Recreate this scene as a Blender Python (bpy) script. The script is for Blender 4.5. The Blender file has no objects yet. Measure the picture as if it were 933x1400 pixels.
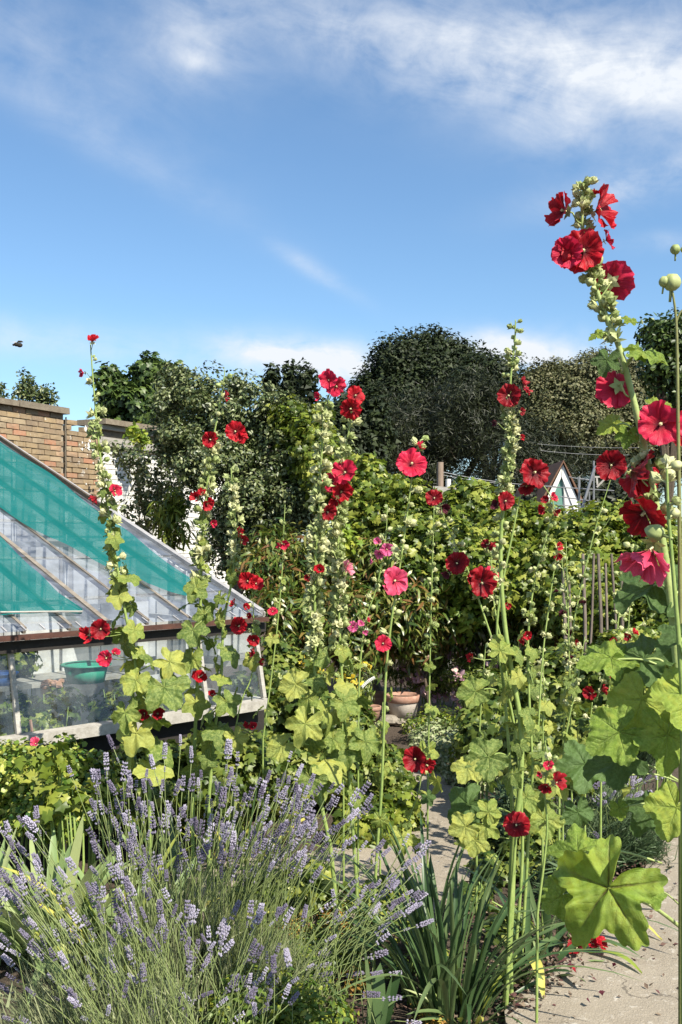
import bpy, bmesh, math, random
import numpy as np
from mathutils import Vector, Matrix
random.seed(7); rng = np.random.default_rng(7)
sc = bpy.context.scene
C = sc.collection
F = 1361.0; HZ = 738.0; CH = 1.65

# ------------------------------------------------------------------ camera
cam = bpy.data.cameras.new('camera'); camo = bpy.data.objects.new('camera', cam); C.objects.link(camo)
camo.location = (0, 0, CH); camo.rotation_euler = (math.radians(90), 0, 0)
cam.sensor_fit = 'VERTICAL'; cam.sensor_height = 36; cam.lens = 35; cam.shift_y = (HZ-700)/1400
cam.clip_start = 0.05; cam.clip_end = 2000
sc.camera = camo

# ------------------------------------------------------------------ light
SUN = Vector((0.62, -0.74, 1.0)).normalized()
sun = bpy.data.lights.new('sun', 'SUN'); sun.energy = 5.0; sun.angle = math.radians(0.5); sun.color = (1, .93, .80)
suno = bpy.data.objects.new('sun', sun); C.objects.link(suno)
suno.rotation_euler = SUN.to_track_quat('Z', 'Y').to_euler()
elev = math.asin(SUN.z); azim = math.atan2(SUN.x, SUN.y)
sc.view_settings.view_transform = 'Standard'; sc.view_settings.look = 'None'
sc.view_settings.exposure = 0.9; sc.view_settings.gamma = 1

# ------------------------------------------------------------------ node helpers
class NT:
    def __init__(s, nt): s.t = nt; nt.nodes.clear()
    def n(s, typ, **kw):
        nd = s.t.nodes.new(typ)
        for k, v in kw.items():
            if k.startswith('i_'): nd.inputs[k[2:]].default_value = v
            else: setattr(nd, k, v)
        return nd
    def l(s, a, b): s.t.links.new(a, b)
    def m(s, op, a, b=None, c=None, clamp=False):
        nd = s.t.nodes.new('ShaderNodeMath'); nd.operation = op; nd.use_clamp = clamp
        for i, v in enumerate((a, b, c)):
            if v is None: continue
            if isinstance(v, (int, float)): nd.inputs[i].default_value = v
            else: s.l(v, nd.inputs[i])
        return nd.outputs[0]
    def mix(s, f, a, b, blend='MIX'):
        nd = s.t.nodes.new('ShaderNodeMix'); nd.data_type = 'RGBA'; nd.blend_type = blend
        for sock, v in ((nd.inputs[0], f), (nd.inputs[6], a), (nd.inputs[7], b)):
            if isinstance(v, (int, float)): sock.default_value = v
            elif isinstance(v, tuple): sock.default_value = (*v[:3], 1)
            else: s.l(v, sock)
        return nd.outputs[2]
    def ramp(s, f, stops):
        nd = s.t.nodes.new('ShaderNodeValToRGB'); s.l(f, nd.inputs[0])
        e = nd.color_ramp.elements
        while len(e) < len(stops): e.new(.5)
        for el, (p, c) in zip(e, stops):
            el.position = p; el.color = (*c, 1) if len(c) == 3 else c
        return nd.outputs[0]
    def noise(s, vec, scale, detail=3, rough=.55, dist=0):
        nd = s.n('ShaderNodeTexNoise'); nd.inputs['Scale'].default_value = scale
        nd.inputs['Detail'].default_value = detail; nd.inputs['Roughness'].default_value = rough
        nd.inputs['Distortion'].default_value = dist
        if vec is not None: s.l(vec, nd.inputs['Vector'])
        return nd.outputs[0]

# ------------------------------------------------------------------ world: sky with cirrus
w = bpy.data.worlds.new('World'); sc.world = w; w.use_nodes = True
T = NT(w.node_tree)
out = T.n('ShaderNodeOutputWorld'); bg = T.n('ShaderNodeBackground'); bg.inputs[1].default_value = 0.086
sky = T.n('ShaderNodeTexSky', sky_type='NISHITA', sun_disc=False, sun_elevation=elev, sun_rotation=azim,
          air_density=1.0, dust_density=0.6, ozone_density=1.6)
tc = T.n('ShaderNodeTexCoord'); sep = T.n('ShaderNodeSeparateXYZ'); T.l(tc.outputs['Generated'], sep.inputs[0])
X, Y, Z = sep.outputs
U = T.m('ARCTAN2', X, Y); V = T.m('ARCSINE', Z)
def uv(px, py):
    x, z = (px-466.5)/F, (HZ-py)/F
    return math.atan2(x, 1), math.asin(z/math.sqrt(1+x*x+z*z))
def blob(px, py, rx, ry, ang, amp):
    u0, v0 = uv(px, py); a = math.radians(ang)
    du = T.m('SUBTRACT', U, u0); dv = T.m('SUBTRACT', V, v0)
    p = T.m('ADD', T.m('MULTIPLY', du, math.cos(a)*F/rx), T.m('MULTIPLY', dv, math.sin(a)*F/rx))
    q = T.m('ADD', T.m('MULTIPLY', du, -math.sin(a)*F/ry), T.m('MULTIPLY', dv, math.cos(a)*F/ry))
    e = T.m('EXPONENT', T.m('MULTIPLY', T.m('ADD', T.m('MULTIPLY', p, p), T.m('MULTIPLY', q, q)), -1.0))
    return T.m('MULTIPLY', e, amp)
blobs = [blob(900, 95, 320, 80, -10, .80), blob(560, 60, 330, 50, -10, .52), blob(265, 65, 75, 45, -8, .5), blob(60, 60, 190, 60, -22, .26),
         blob(110, 170, 230, 26, -25, .2), blob(920, 238, 160, 24, 8, .55), blob(905, 330, 60, 12, 0, .3), blob(850, 265, 30, 18, 0, .35),
         blob(430, 370, 62, 11, -30, .42), blob(410, 487, 110, 24, -5, 1.5), blob(560, 500, 130, 24, 3, .8),
         blob(740, 482, 130, 26, -4, .95), blob(660, 462, 40, 14, 0, .6), blob(40, 462, 230, 26, -6, .5), blob(480, 720, 900, 150, 0, .22),
         blob(760, 180, 60, 30, 0, .35)]
tot = blobs[0]
for b in blobs[1:]: tot = T.m('ADD', tot, b)
cmb = T.n('ShaderNodeCombineXYZ'); a = math.radians(-12)
T.l(T.m('ADD', T.m('MULTIPLY', U, math.cos(a)*3.2), T.m('MULTIPLY', V, math.sin(a)*3.2)), cmb.inputs[0])
T.l(T.m('ADD', T.m('MULTIPLY', U, -math.sin(a)*9), T.m('MULTIPLY', V, math.cos(a)*9)), cmb.inputs[1])
n1 = T.noise(cmb.outputs[0], 2.2, 8, .62, .6)
cmb2 = T.n('ShaderNodeCombineXYZ'); T.l(T.m('MULTIPLY', U, 6), cmb2.inputs[0]); T.l(T.m('MULTIPLY', V, 8), cmb2.inputs[1])
n2 = T.noise(cmb2.outputs[0], 3.0, 7, .6, .3)
nn = T.m('ADD', T.m('MULTIPLY', n1, .52), T.m('MULTIPLY', n2, .48))
# elsewhere in the sky the same thin cirrus drifts on
away = T.m('MULTIPLY', T.m('GREATER_THAN', T.m('ABSOLUTE', U), .7), .35)
dens = T.m('MULTIPLY', T.m('ADD', tot, away), T.m('SMOOTH_MIN', T.m('MULTIPLY', T.m('SUBTRACT', nn, .33, clamp=True), 4.6), 1.4, .2))
solid = T.m('ADD', T.m('ADD', blob(425, 489, 85, 13, -7, .55), blob(720, 484, 70, 13, -3, .4)), T.m('ADD', blob(880, 110, 150, 34, -6, .35), blob(265, 82, 38, 12, -8, .3)))
solid = T.m('MULTIPLY', solid, T.m('ADD', T.m('MULTIPLY', n2, 1.6), .25))
dens = T.m('ADD', T.m('MULTIPLY', dens, .74), solid, clamp=True)
blue = T.mix(1.0, sky.outputs[0], (.86, 1.05, 1.15), 'MULTIPLY')
col = T.mix(dens, blue, (5.6, 5.9, 6.3))
T.l(col, bg.inputs[0]); T.l(bg.outputs[0], out.inputs[0])

# ------------------------------------------------------------------ helpers
def at(px, py, y): return Vector(((px-466.5)/F*y, y, CH+(HZ-py)/F*y))
def ground(px, py):
    y = CH*F/(py-HZ); return Vector(((px-466.5)/F*y, y, 0))
def link(o, parent=None):
    C.objects.link(o)
    if parent is not None: o.parent = parent
    return o
def empty(name, loc, label, cat, group=None):
    o = bpy.data.objects.new(name, None); o.location = loc; o.empty_display_size = .1
    o['label'] = label; o['category'] = cat
    if group: o['group'] = group
    return link(o)
def tag(o, label=None, cat=None, group=None, kind=None):
    if label: o['label'] = label
    if cat: o['category'] = cat
    if group: o['group'] = group
    if kind: o['kind'] = kind
    return o
def mesh(name, V, Fs, mat, smooth=False):
    me = bpy.data.meshes.new(name)
    V = np.asarray(V, dtype=np.float32).reshape(-1, 3)
    if isinstance(Fs, np.ndarray):
        k = Fs.shape[1]; n = len(Fs)
        me.vertices.add(len(V)); me.vertices.foreach_set('co', V.ravel())
        me.loops.add(n*k); me.loops.foreach_set('vertex_index', Fs.astype(np.int32).ravel())
        me.polygons.add(n); me.polygons.foreach_set('loop_start', np.arange(0, n*k, k, dtype=np.int32))
        me.polygons.foreach_set('loop_total', np.full(n, k, dtype=np.int32))
        me.update(calc_edges=True)
    else:
        me.from_pydata([tuple(map(float, v)) for v in V], [], Fs)
    if smooth: me.shade_smooth()
    if mat: me.materials.append(mat)
    return me
def obj(name, me, parent=None, loc=None, mat=None):
    o = bpy.data.objects.new(name, me)
    if mat is not None: o.matrix_local = mat
    elif loc is not None: o.location = loc
    return link(o, parent)
class MB:
    """collects verts and faces into one mesh"""
    def __init__(s): s.v = []; s.f = []
    def add(s, V, Fs):
        b = len(s.v); s.v += [tuple(v) for v in V]; s.f += [tuple(b+i for i in f) for f in Fs]; return s
    def box(s, c, sx, sy, sz, R=None, jit=0):
        P = []
        for z in (-1, 1):
            for x, y in ((-1, -1), (1, -1), (1, 1), (-1, 1)):
                p = Vector((x*sx/2+random.uniform(-jit, jit), y*sy/2+random.uniform(-jit, jit), z*sz/2+random.uniform(-jit, jit)))
                if R is not None: p = R @ p
                P.append(p+Vector(c))
        return s.add(P, [(0, 3, 2, 1), (4, 5, 6, 7), (0, 1, 5, 4), (1, 2, 6, 5), (2, 3, 7, 6), (3, 0, 4, 7)])
    def bar(s, a, b, wx, wz, up=Vector((0, 0, 1))):
        a, b = Vector(a), Vector(b); d = (b-a).normalized(); sd = d.cross(up).normalized(); u = sd.cross(d)
        P = [p+sd*wx*x/2+u*wz*z/2 for p in (a, b) for x, z in ((-1, -1), (1, -1), (1, 1), (-1, 1))]
        return s.add(P, [(0, 1, 2, 3), (7, 6, 5, 4), (0, 4, 5, 1), (1, 5, 6, 2), (2, 6, 7, 3), (3, 7, 4, 0)])
    def tube(s, pts, rad, k=6):
        pts = [Vector(p) for p in pts]; n = len(pts)
        rad = rad if hasattr(rad, '__len__') else [rad]*n
        P = []; Fs = []; ref = Vector((0.3, 1, 0.1)).normalized()
        for i, p in enumerate(pts):
            d = (pts[min(i+1, n-1)]-pts[max(i-1, 0)]).normalized()
            a = d.cross(ref)
            if a.length < 1e-3: a = d.cross(Vector((1, 0, 0)))
            a.normalize(); b = d.cross(a)
            for j in range(k):
                t = 2*math.pi*j/k; P.append(p+(a*math.cos(t)+b*math.sin(t))*rad[i])
        for i in range(n-1):
            for j in range(k):
                Fs.append((i*k+j, i*k+(j+1) % k, (i+1)*k+(j+1) % k, (i+1)*k+j))
        Fs.append(tuple(range(k-1, -1, -1))); Fs.append(tuple((n-1)*k+j for j in range(k)))
        return s.add(P, Fs)
    def lathe(s, prof, c=(0, 0, 0), k=24):
        P = []; Fs = []; c = Vector(c)
        for r, z in prof:
            for j in range(k):
                t = 2*math.pi*j/k; P.append(c+Vector((r*math.cos(t), r*math.sin(t), z)))
        for i in range(len(prof)-1):
            for j in range(k): Fs.append((i*k+j, i*k+(j+1) % k, (i+1)*k+(j+1) % k, (i+1)*k+j))
        return s.add(P, Fs)
    def ball(s, c, rx, ry, rz, k=8, m=5, jit=0):
        c = Vector(c); P = []; Fs = []
        for i in range(m+1):
            ph = math.pi*i/m
            for j in range(k):
                t = 2*math.pi*j/k; q = 1+random.uniform(-jit, jit)
                P.append(c+Vector((rx*math.sin(ph)*math.cos(t)*q, ry*math.sin(ph)*math.sin(t)*q, rz*math.cos(ph))))
        for i in range(m):
            for j in range(k): Fs.append((i*k+j, (i+1)*k+j, (i+1)*k+(j+1) % k, i*k+(j+1) % k))
        return s.add(P, Fs)
    def mesh(s, name, mat, smooth=False): return mesh(name, s.v, s.f, mat, smooth)
    def build(s, name, mat, parent=None, smooth=False, loc=None):
        if loc is not None: s.v = [tuple(Vector(v)-Vector(loc)) for v in s.v]
        return obj(name, s.mesh(name, mat, smooth), parent, None if parent is not None else loc)
def spline(pts, n=6):
    pts = [Vector(p) for p in pts]
    if len(pts) < 3: return [pts[0].lerp(pts[1], i/n) for i in range(n+1)]
    o = []
    for i in range(len(pts)-1):
        p0, p1, p2, p3 = pts[max(i-1, 0)], pts[i], pts[i+1], pts[min(i+2, len(pts)-1)]
        for j in range(n):
            t = j/n
            o.append(.5*((2*p1)+(p2-p0)*t+(2*p0-5*p1+4*p2-p3)*t*t+(3*p1-p0-3*p2+p3)*t**3))
    o.append(pts[-1]); return o
def loc_tree(root, V): return Vector(V)-root.location

# ------------------------------------------------------------------ materials
def new_mat(name):
    m = bpy.data.materials.new(name); m.use_nodes = True; return m, NT(m.node_tree)
def bump(T, h, s=.3, d=.01):
    b = T.n('ShaderNodeBump'); b.inputs['Strength'].default_value = s; b.inputs['Distance'].default_value = d; T.l(h, b.inputs['Height']); return b.outputs[0]
def plain(name, c1, c2, scale=8, rough=.7, bs=.3, bd=.01, rnd=.15, metal=0, spec=.4, stretch=None):
    m, T = new_mat(name)
    tc = T.n('ShaderNodeTexCoord'); v = tc.outputs['Object']
    if stretch:
        mp = T.n('ShaderNodeMapping'); mp.inputs['Scale'].default_value = stretch; T.l(v, mp.inputs[0]); v = mp.outputs[0]
    n = T.noise(v, scale, 6, .65); n2 = T.noise(v, scale*6, 4, .6)
    f = T.m('MULTIPLY', T.m('SUBTRACT', T.m('ADD', T.m('MULTIPLY', n, .65), T.m('MULTIPLY', n2, .35)), .3), 2.5, clamp=True)
    col = T.mix(f, c1, c2)
    oi = T.n('ShaderNodeObjectInfo')
    col = T.mix(T.m('MULTIPLY', oi.outputs['Random'], rnd), col, (.02, .02, .02))
    p = T.n('ShaderNodeBsdfPrincipled'); T.l(col, p.inputs['Base Color']); p.inputs['Roughness'].default_value = rough
    p.inputs['Metallic'].default_value = metal; p.inputs['Specular IOR Level'].default_value = spec
    T.l(bump(T, n2, bs, bd), p.inputs['Normal'])
    o = T.n('ShaderNodeOutputMaterial'); T.l(p.outputs[0], o.inputs[0]); return m
def leafmat(name, cols, rough=.5, trans=.3, vein=None, patch=None, spec=.4, pscale=14, island=True):
    """leaf: colour differs from leaf to leaf; vein = 'vein' vertex attribute; patch = yellowing"""
    m, T = new_mat(name)
    if island:
        g = T.n('ShaderNodeNewGeometry'); r = g.outputs['Random Per Island']
    else:
        r = T.n('ShaderNodeObjectInfo').outputs['Random']
    k = len(cols); col = T.ramp(r, [((i+.5)/k, c) for i, c in enumerate(cols)])
    tc = T.n('ShaderNodeTexCoord'); n = T.noise(tc.outputs['Object'], pscale, 4, .6)
    col = T.mix(T.m('MULTIPLY', n, .35), col, tuple(x*.5 for x in cols[0]))
    if patch:
        pn = T.noise(tc.outputs['Object'], pscale*.12, 3, .6)
        oi = T.n('ShaderNodeObjectInfo')
        f = T.m('MULTIPLY', T.m('SUBTRACT', T.m('ADD', pn, T.m('MULTIPLY', oi.outputs['Random'], .26)), .60), 3.0, clamp=True)
        col = T.mix(T.m('MULTIPLY', f, .7), col, patch)
        f2 = T.m('MULTIPLY', T.m('SUBTRACT', T.m('ADD', T.noise(tc.outputs['Object'], pscale*.8, 4, .7), T.m('MULTIPLY', f, .07)), .70), 14, clamp=True)
        col = T.mix(f2, col, (.16, .075, .02))
    nrm = None
    if vein:
        at_ = T.n('ShaderNodeAttribute', attribute_name='vein'); col = T.mix(T.m('MULTIPLY', at_.outputs['Fac'], .9 if vein[0] > vein[1] else .5), col, vein)
        m3 = T.noise(tc.outputs['Object'], 9, 6, .7, .5); m4 = T.noise(tc.outputs['Object'], 38, 4, .6)
        col = T.mix(T.m('MULTIPLY', T.m('SUBTRACT', m3, .42, clamp=True), 2.2, clamp=True), col, tuple(min(1, c*1.5+.04) for c in cols[-1]))
        col = T.mix(T.m('MULTIPLY', T.m('SUBTRACT', m4, .5, clamp=True), 1.6), col, tuple(c*.35 for c in cols[0]))
        hh = T.m('ADD', T.m('MULTIPLY', at_.outputs['Fac'], -1.0), T.m('MULTIPLY', T.noise(tc.outputs['Object'], 70, 4, .6), .8))
        nrm = bump(T, hh, .8, .003)
    p = T.n('ShaderNodeBsdfPrincipled'); T.l(col, p.inputs['Base Color']); p.inputs['Roughness'].default_value = rough
    p.inputs['Specular IOR Level'].default_value = spec
    tr = T.n('ShaderNodeBsdfTranslucent'); T.l(T.mix(.35, col, (.35, .45, .03), 'MIX') if trans > .2 else col, tr.inputs[0])
    if nrm: T.l(nrm, p.inputs['Normal'])
    mx = T.n('ShaderNodeMixShader'); mx.inputs[0].default_value = trans
    T.l(p.outputs[0], mx.inputs[1]); T.l(tr.outputs[0], mx.inputs[2])
    o = T.n('ShaderNodeOutputMaterial'); T.l(mx.outputs[0], o.inputs[0]); return m
def petalmat(name, edge, mid, eye, rough=.45):
    m, T = new_mat(name)
    uvn = T.n('ShaderNodeUVMap'); s = T.n('ShaderNodeSeparateXYZ'); T.l(uvn.outputs[0], s.inputs[0])
    cb = T.n('ShaderNodeCombineXYZ'); T.l(T.m('MULTIPLY', s.outputs[0], 26), cb.inputs[0]); T.l(T.m('MULTIPLY', s.outputs[1], 2.5), cb.inputs[1])
    st = T.noise(cb.outputs[0], 1.0, 3, .6)
    rr = T.m('ADD', s.outputs[1], T.m('MULTIPLY', T.m('SUBTRACT', st, .5), .35))
    col = T.ramp(rr, [(.10, eye), (.36, mid), (.80, edge), (1, tuple(min(1, c*1.1+.01) for c in edge))])
    oi = T.n('ShaderNodeObjectInfo')
    col = T.mix(T.m('MULTIPLY', oi.outputs['Random'], .22), col, tuple(c*.35 for c in mid))
    col = T.mix(T.m('MULTIPLY', T.m('SUBTRACT', st, .45, clamp=True), 1.2), col, tuple(c*.4 for c in mid))
    p = T.n('ShaderNodeBsdfPrincipled'); T.l(col, p.inputs['Base Color']); p.inputs['Roughness'].default_value = rough
    p.inputs['Specular IOR Level'].default_value = .25
    p.inputs['Sheen Weight'].default_value = .06; p.inputs['Sheen Tint'].default_value = (1, .5, .6, 1)
    T.l(bump(T, st, .9, .002), p.inputs['Normal'])
    tr = T.n('ShaderNodeBsdfTranslucent'); T.l(col, tr.inputs[0])
    mx = T.n('ShaderNodeMixShader'); mx.inputs[0].default_value = .27
    T.l(p.outputs[0], mx.inputs[1]); T.l(tr.outputs[0], mx.inputs[2])
    o = T.n('ShaderNodeOutputMaterial'); T.l(mx.outputs[0], o.inputs[0]); return m
M = {}
M['petal_red'] = petalmat('petal_red', (.50, .006, .017), (.30, .0025, .010), (.05, .001, .004))
M['petal_rose'] = petalmat('petal_rose', (.66, .022, .075), (.48, .009, .036), (.09, .003, .012))
M['petal_dark'] = petalmat('petal_dark', (.33, .004, .012), (.18, .002, .008), (.05, .001, .005))
M['petal_pink'] = petalmat('petal_pink', (.80, .16, .36), (.68, .09, .24), (.35, .02, .07))
M['petal_coral'] = petalmat('petal_coral', (.82, .10, .20), (.72, .05, .12), (.25, .01, .03))
M['petal_blush'] = petalmat('petal_blush', (.86, .30, .38), (.75, .14, .22), (.4, .03, .06))
M['petal_maroon'] = petalmat('petal_maroon', (.09, .008, .02), (.06, .004, .012), (.03, .002, .005))
M['stamen'] = plain('stamen', (.75, .66, .30), (.88, .84, .55), 60, .7)
M['calyx'] = leafmat('calyx', [(.30, .36, .13), (.46, .50, .22), (.62, .61, .34)], .65, .15, island=False)
M['bud_fresh'] = leafmat('bud_fresh', [(.30, .37, .12), (.42, .47, .19), (.55, .56, .28)], .55, .12, island=False)
M['stem'] = plain('stem', (.15, .23, .05), (.30, .37, .11), 20, .55, .2, .003, 0)
M['stem_pale'] = plain('stem_pale', (.22, .30, .08), (.40, .45, .18), 20, .55, .2, .003, 0)
M['stem_brown'] = plain('stem_brown', (.13, .12, .04), (.22, .24, .08), 20, .6, .2, .003, 0)
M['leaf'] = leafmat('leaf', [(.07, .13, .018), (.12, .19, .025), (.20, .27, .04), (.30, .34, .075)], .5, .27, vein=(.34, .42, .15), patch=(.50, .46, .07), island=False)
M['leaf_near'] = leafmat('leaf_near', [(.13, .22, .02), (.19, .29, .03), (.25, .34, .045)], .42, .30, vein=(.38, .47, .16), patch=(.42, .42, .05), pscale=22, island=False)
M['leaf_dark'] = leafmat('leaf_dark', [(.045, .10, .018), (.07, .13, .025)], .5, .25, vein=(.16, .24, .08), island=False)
M['leaf_veined'] = leafmat('leaf_veined', [(.17, .26, .03), (.19, .29, .03)], .42, .32, vein=(.07, .02, .025), patch=(.36, .38, .04), pscale=16, island=False)
M['iris_pale'] = leafmat('iris_pale', [(.22, .31, .12), (.30, .38, .16), (.40, .45, .20)], .45, .2, island=False)
M['iris_dark'] = leafmat('iris_dark', [(.05, .10, .035), (.09, .15, .055), (.15, .21, .08)], .38, .2, island=False)
M['iris_yellow'] = leafmat('iris_yellow', [(.28, .36, .06), (.45, .46, .10), (.55, .50, .12)], .45, .25, island=False)
M['lav'] = leafmat('lav', [(.14, .12, .18), (.25, .225, .31), (.42, .39, .49)], .8, .1, island=False, pscale=6)
M['lav_stem'] = plain('lav_stem', (.12, .16, .05), (.22, .27, .09), 10, .6, .1, .001, .2)
M['lav_leaf'] = leafmat('lav_leaf', [(.10, .13, .06), (.17, .21, .09), (.27, .30, .15), (.38, .40, .22)], .6, .2)
M['lav_grey'] = leafmat('lav_grey', [(.05, .09, .035), (.08, .13, .05), (.12, .17, .08)], .6, .15)
M['fol_silver'] = leafmat('fol_silver', [(.035, .06, .014), (.065, .095, .024), (.13, .16, .05), (.25, .28, .12)], .45, .14, spec=.6)
M['fol_maple'] = leafmat('fol_maple', [(.03, .055, .012), (.05, .09, .018), (.10, .15, .03)], .45, .15)
M['fol_oak'] = leafmat('fol_oak', [(.009, .018, .003), (.016, .029, .005), (.032, .048, .009)], .65, .12)
M['fol_yew'] = leafmat('fol_yew', [(.008, .013, .003), (.015, .022, .004), (.03, .038, .008)], .55, .08)
M['fol_grey'] = leafmat('fol_grey', [(.06, .07, .02), (.11, .115, .045), (.20, .19, .09)], .6, .12)
M['fol_vine'] = leafmat('fol_vine', [(.05, .085, .010), (.11, .16, .018), (.20, .26, .03), (.36, .38, .07)], .42, .28)
M['fol_vine_y'] = leafmat('fol_vine_y', [(.16, .25, .03), (.26, .34, .04), (.40, .42, .06)], .45, .3)
M['fol_peach'] = leafmat('fol_peach', [(.04, .08, .014), (.08, .13, .022), (.15, .20, .035), (.27, .28, .07), (.20, .09, .03)], .35, .22, spec=.5)
M['fol_box'] = leafmat('fol_box', [(.05, .12, .02), (.14, .22, .03), (.30, .36, .05), (.45, .46, .10)], .42, .22)
M['fol_mid'] = leafmat('fol_mid', [(.04, .075, .010), (.08, .12, .018), (.15, .20, .03), (.28, .31, .07)], .45, .22)
M['fol_marjoram'] = leafmat('fol_marjoram', [(.05, .10, .015), (.10, .17, .025), (.18, .26, .03), (.33, .36, .05)], .45, .25)
M['fol_orange'] = leafmat('fol_orange', [(.30, .16, .03), (.42, .22, .04), (.34, .28, .05)], .6, .2)
M['fol_pale'] = leafmat('fol_pale', [(.20, .26, .10), (.32, .37, .18), (.44, .46, .28)], .6, .2)
M['aster'] = leafmat('aster', [(.55, .28, .38), (.65, .42, .50), (.70, .52, .38)], .6, .2)
M['yellow_fl'] = leafmat('yellow_fl', [(.70, .50, .03), (.75, .6, .08)], .6, .2)
M['white_fl'] = leafmat('white_fl', [(.7, .7, .55), (.75, .68, .6)], .6, .2)
M['bark'] = plain('bark', (.05, .035, .022), (.12, .09, .06), 14, .85, .6, .02)
M['bark_grey'] = plain('bark_grey', (.10, .085, .065), (.20, .17, .13), 14, .85, .6, .02)
M['weathered'] = plain('weathered', (.24, .22, .19), (.46, .44, .40), 6, .8, .5, .004, .15, stretch=(1, 1, 6))
M['rafterwood'] = plain('rafterwood', (.11, .09, .07), (.30, .26, .21), 6, .8, .5, .004, .25, stretch=(1, 1, 6))
M['sillwood'] = plain('sillwood', (.22, .20, .17), (.50, .48, .43), 9, .8, .5, .004, .1)
M['whitewood'] = plain('whitewood', (.50, .49, .46), (.74, .73, .70), 9, .7, .3, .003, .1)
M['rust'] = plain('rust', (.035, .016, .012), (.10, .04, .026), 12, .8, .4, .004, 0)
M['dark_base_eave_shade'] = plain('dark_base_eave_shade', (.012, .010, .009), (.03, .026, .022), 12, .8, .4, .004, 0)  # near-black base wall colour; on the eave board it paints overhang shade
M['lead'] = plain('lead', (.20, .19, .19), (.42, .41, .41), 8, .6, .3, .004, .1)
M['coping'] = plain('coping', (.13, .10, .07), (.27, .23, .17), 9, .9, .6, .01, .2)
M['mortar'] = plain('mortar', (.22, .18, .13), (.36, .31, .24), 20, .95, .6, .008, 0)
M['terracotta'] = plain('terracotta', (.30, .13, .08), (.50, .33, .25), 10, .8, .3, .004, .2)
M['pot_pale'] = plain('pot_pale', (.40, .33, .27), (.62, .57, .50), 8, .85, .4, .004, 0)
M['stone'] = plain('stone', (.20, .17, .13), (.36, .32, .26), 9, .9, .5, .01, .3)
M['post'] = plain('post', (.20, .14, .10), (.36, .28, .22), 9, .85, .4, .005, .2, stretch=(1, 1, .3))
M['stake'] = plain('stake', (.12, .09, .07), (.27, .22, .18), 20, .85, .4, .003, .4, stretch=(1, 1, .3))
M['steel'] = plain('steel', (.18, .19, .20), (.34, .34, .35), 12, .45, .1, .002, .2, metal=.4)
M['white_paint'] = plain('white_paint', (.60, .60, .57), (.76, .76, .73), 8, .6, .1, .002, 0)
M['green_paint'] = plain('green_paint', (.08, .20, .16), (.14, .28, .22), 8, .5, .1, .002, 0)
M['shed_roof'] = plain('shed_roof', (.16, .08, .045), (.28, .15, .09), 14, .9, .5, .01, .3)
M['shed_dark'] = plain('shed_dark', (.06, .035, .025), (.12, .075, .05), 8, .9, .3, .01, 0)
M['tub_green'] = plain('tub_green', (.02, .22, .14), (.04, .32, .20), 6, .5, .1, .002, 0)
M['tub_blue'] = plain('tub_blue', (.03, .12, .42), (.05, .18, .55), 6, .5, .1, .002, 0)
M['bee_dark'] = plain('bee_dark', (.01, .008, .006), (.04, .03, .02), 200, .9, .5, .001, 0)
M['bee_amber'] = plain('bee_amber', (.35, .2, .03), (.5, .3, .05), 200, .9, .5, .001, 0)
M['litter'] = leafmat('litter', [(.05, .03, .02), (.12, .08, .05), (.25, .19, .13), (.09, .03, .03)], .8, .05)

# brick: colour differs from brick to brick
def brickmat(name, stops, white=0.0):
    m, T = new_mat(name)
    oi = T.n('ShaderNodeObjectInfo'); g = T.n('ShaderNodeNewGeometry')
    r = T.m('FRACT', T.m('ADD', oi.outputs['Random'], g.outputs['Random Per Island']))
    col = T.ramp(r, stops)
    tc = T.n('ShaderNodeTexCoord'); gp = g.outputs['Position']
    n = T.noise(gp, 26, 6, .7); n2 = T.noise(gp, 9, 5, .7)
    col = T.mix(T.m('MULTIPLY', T.m('SUBTRACT', n, .35), 1.6, clamp=True), col, (.30, .25, .17))
    col = T.mix(T.m('MULTIPLY', T.m('SUBTRACT', T.noise(gp, 3.5, 6, .7), .45), 3.0, clamp=True), col, (.15, .11, .075))
    col = T.mix(T.m('MULTIPLY', T.m('SUBTRACT', n2, .62), 9, clamp=True), col, (.52, .48, .42))
    if white: col = T.mix(T.m('MULTIPLY', T.m('SUBTRACT', T.m('ADD', T.m('MULTIPLY', n, .5), T.m('MULTIPLY', n2, .5)), .53), 9, clamp=True), T.mix(T.m('MULTIPLY', n2, .5), (.72, .71, .67), (.50, .48, .42)), (.34, .27, .20))
    p = T.n('ShaderNodeBsdfPrincipled'); T.l(col, p.inputs['Base Color']); p.inputs['Roughness'].default_value = .92
    T.l(bump(T, T.noise(gp, 60, 5, .7), .7, .008), p.inputs['Normal'])
    o = T.n('ShaderNodeOutputMaterial'); T.l(p.outputs[0], o.inputs[0]); return m
M['brick'] = brickmat('brick', [(0, (.22, .15, .08)), (.35, (.30, .21, .11)), (.6, (.18, .12, .075)), (.78, (.34, .26, .16)), (.90, (.32, .14, .075)), (1, (.38, .16, .09))])
M['brick_white'] = brickmat('brick_white', [(0, (.6, .6, .56)), (1, (.7, .69, .65))], 1)
M['mortar_white'] = plain('mortar_white', (.42, .40, .36), (.60, .58, .54), 20, .95, .6, .008, 0)

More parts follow.
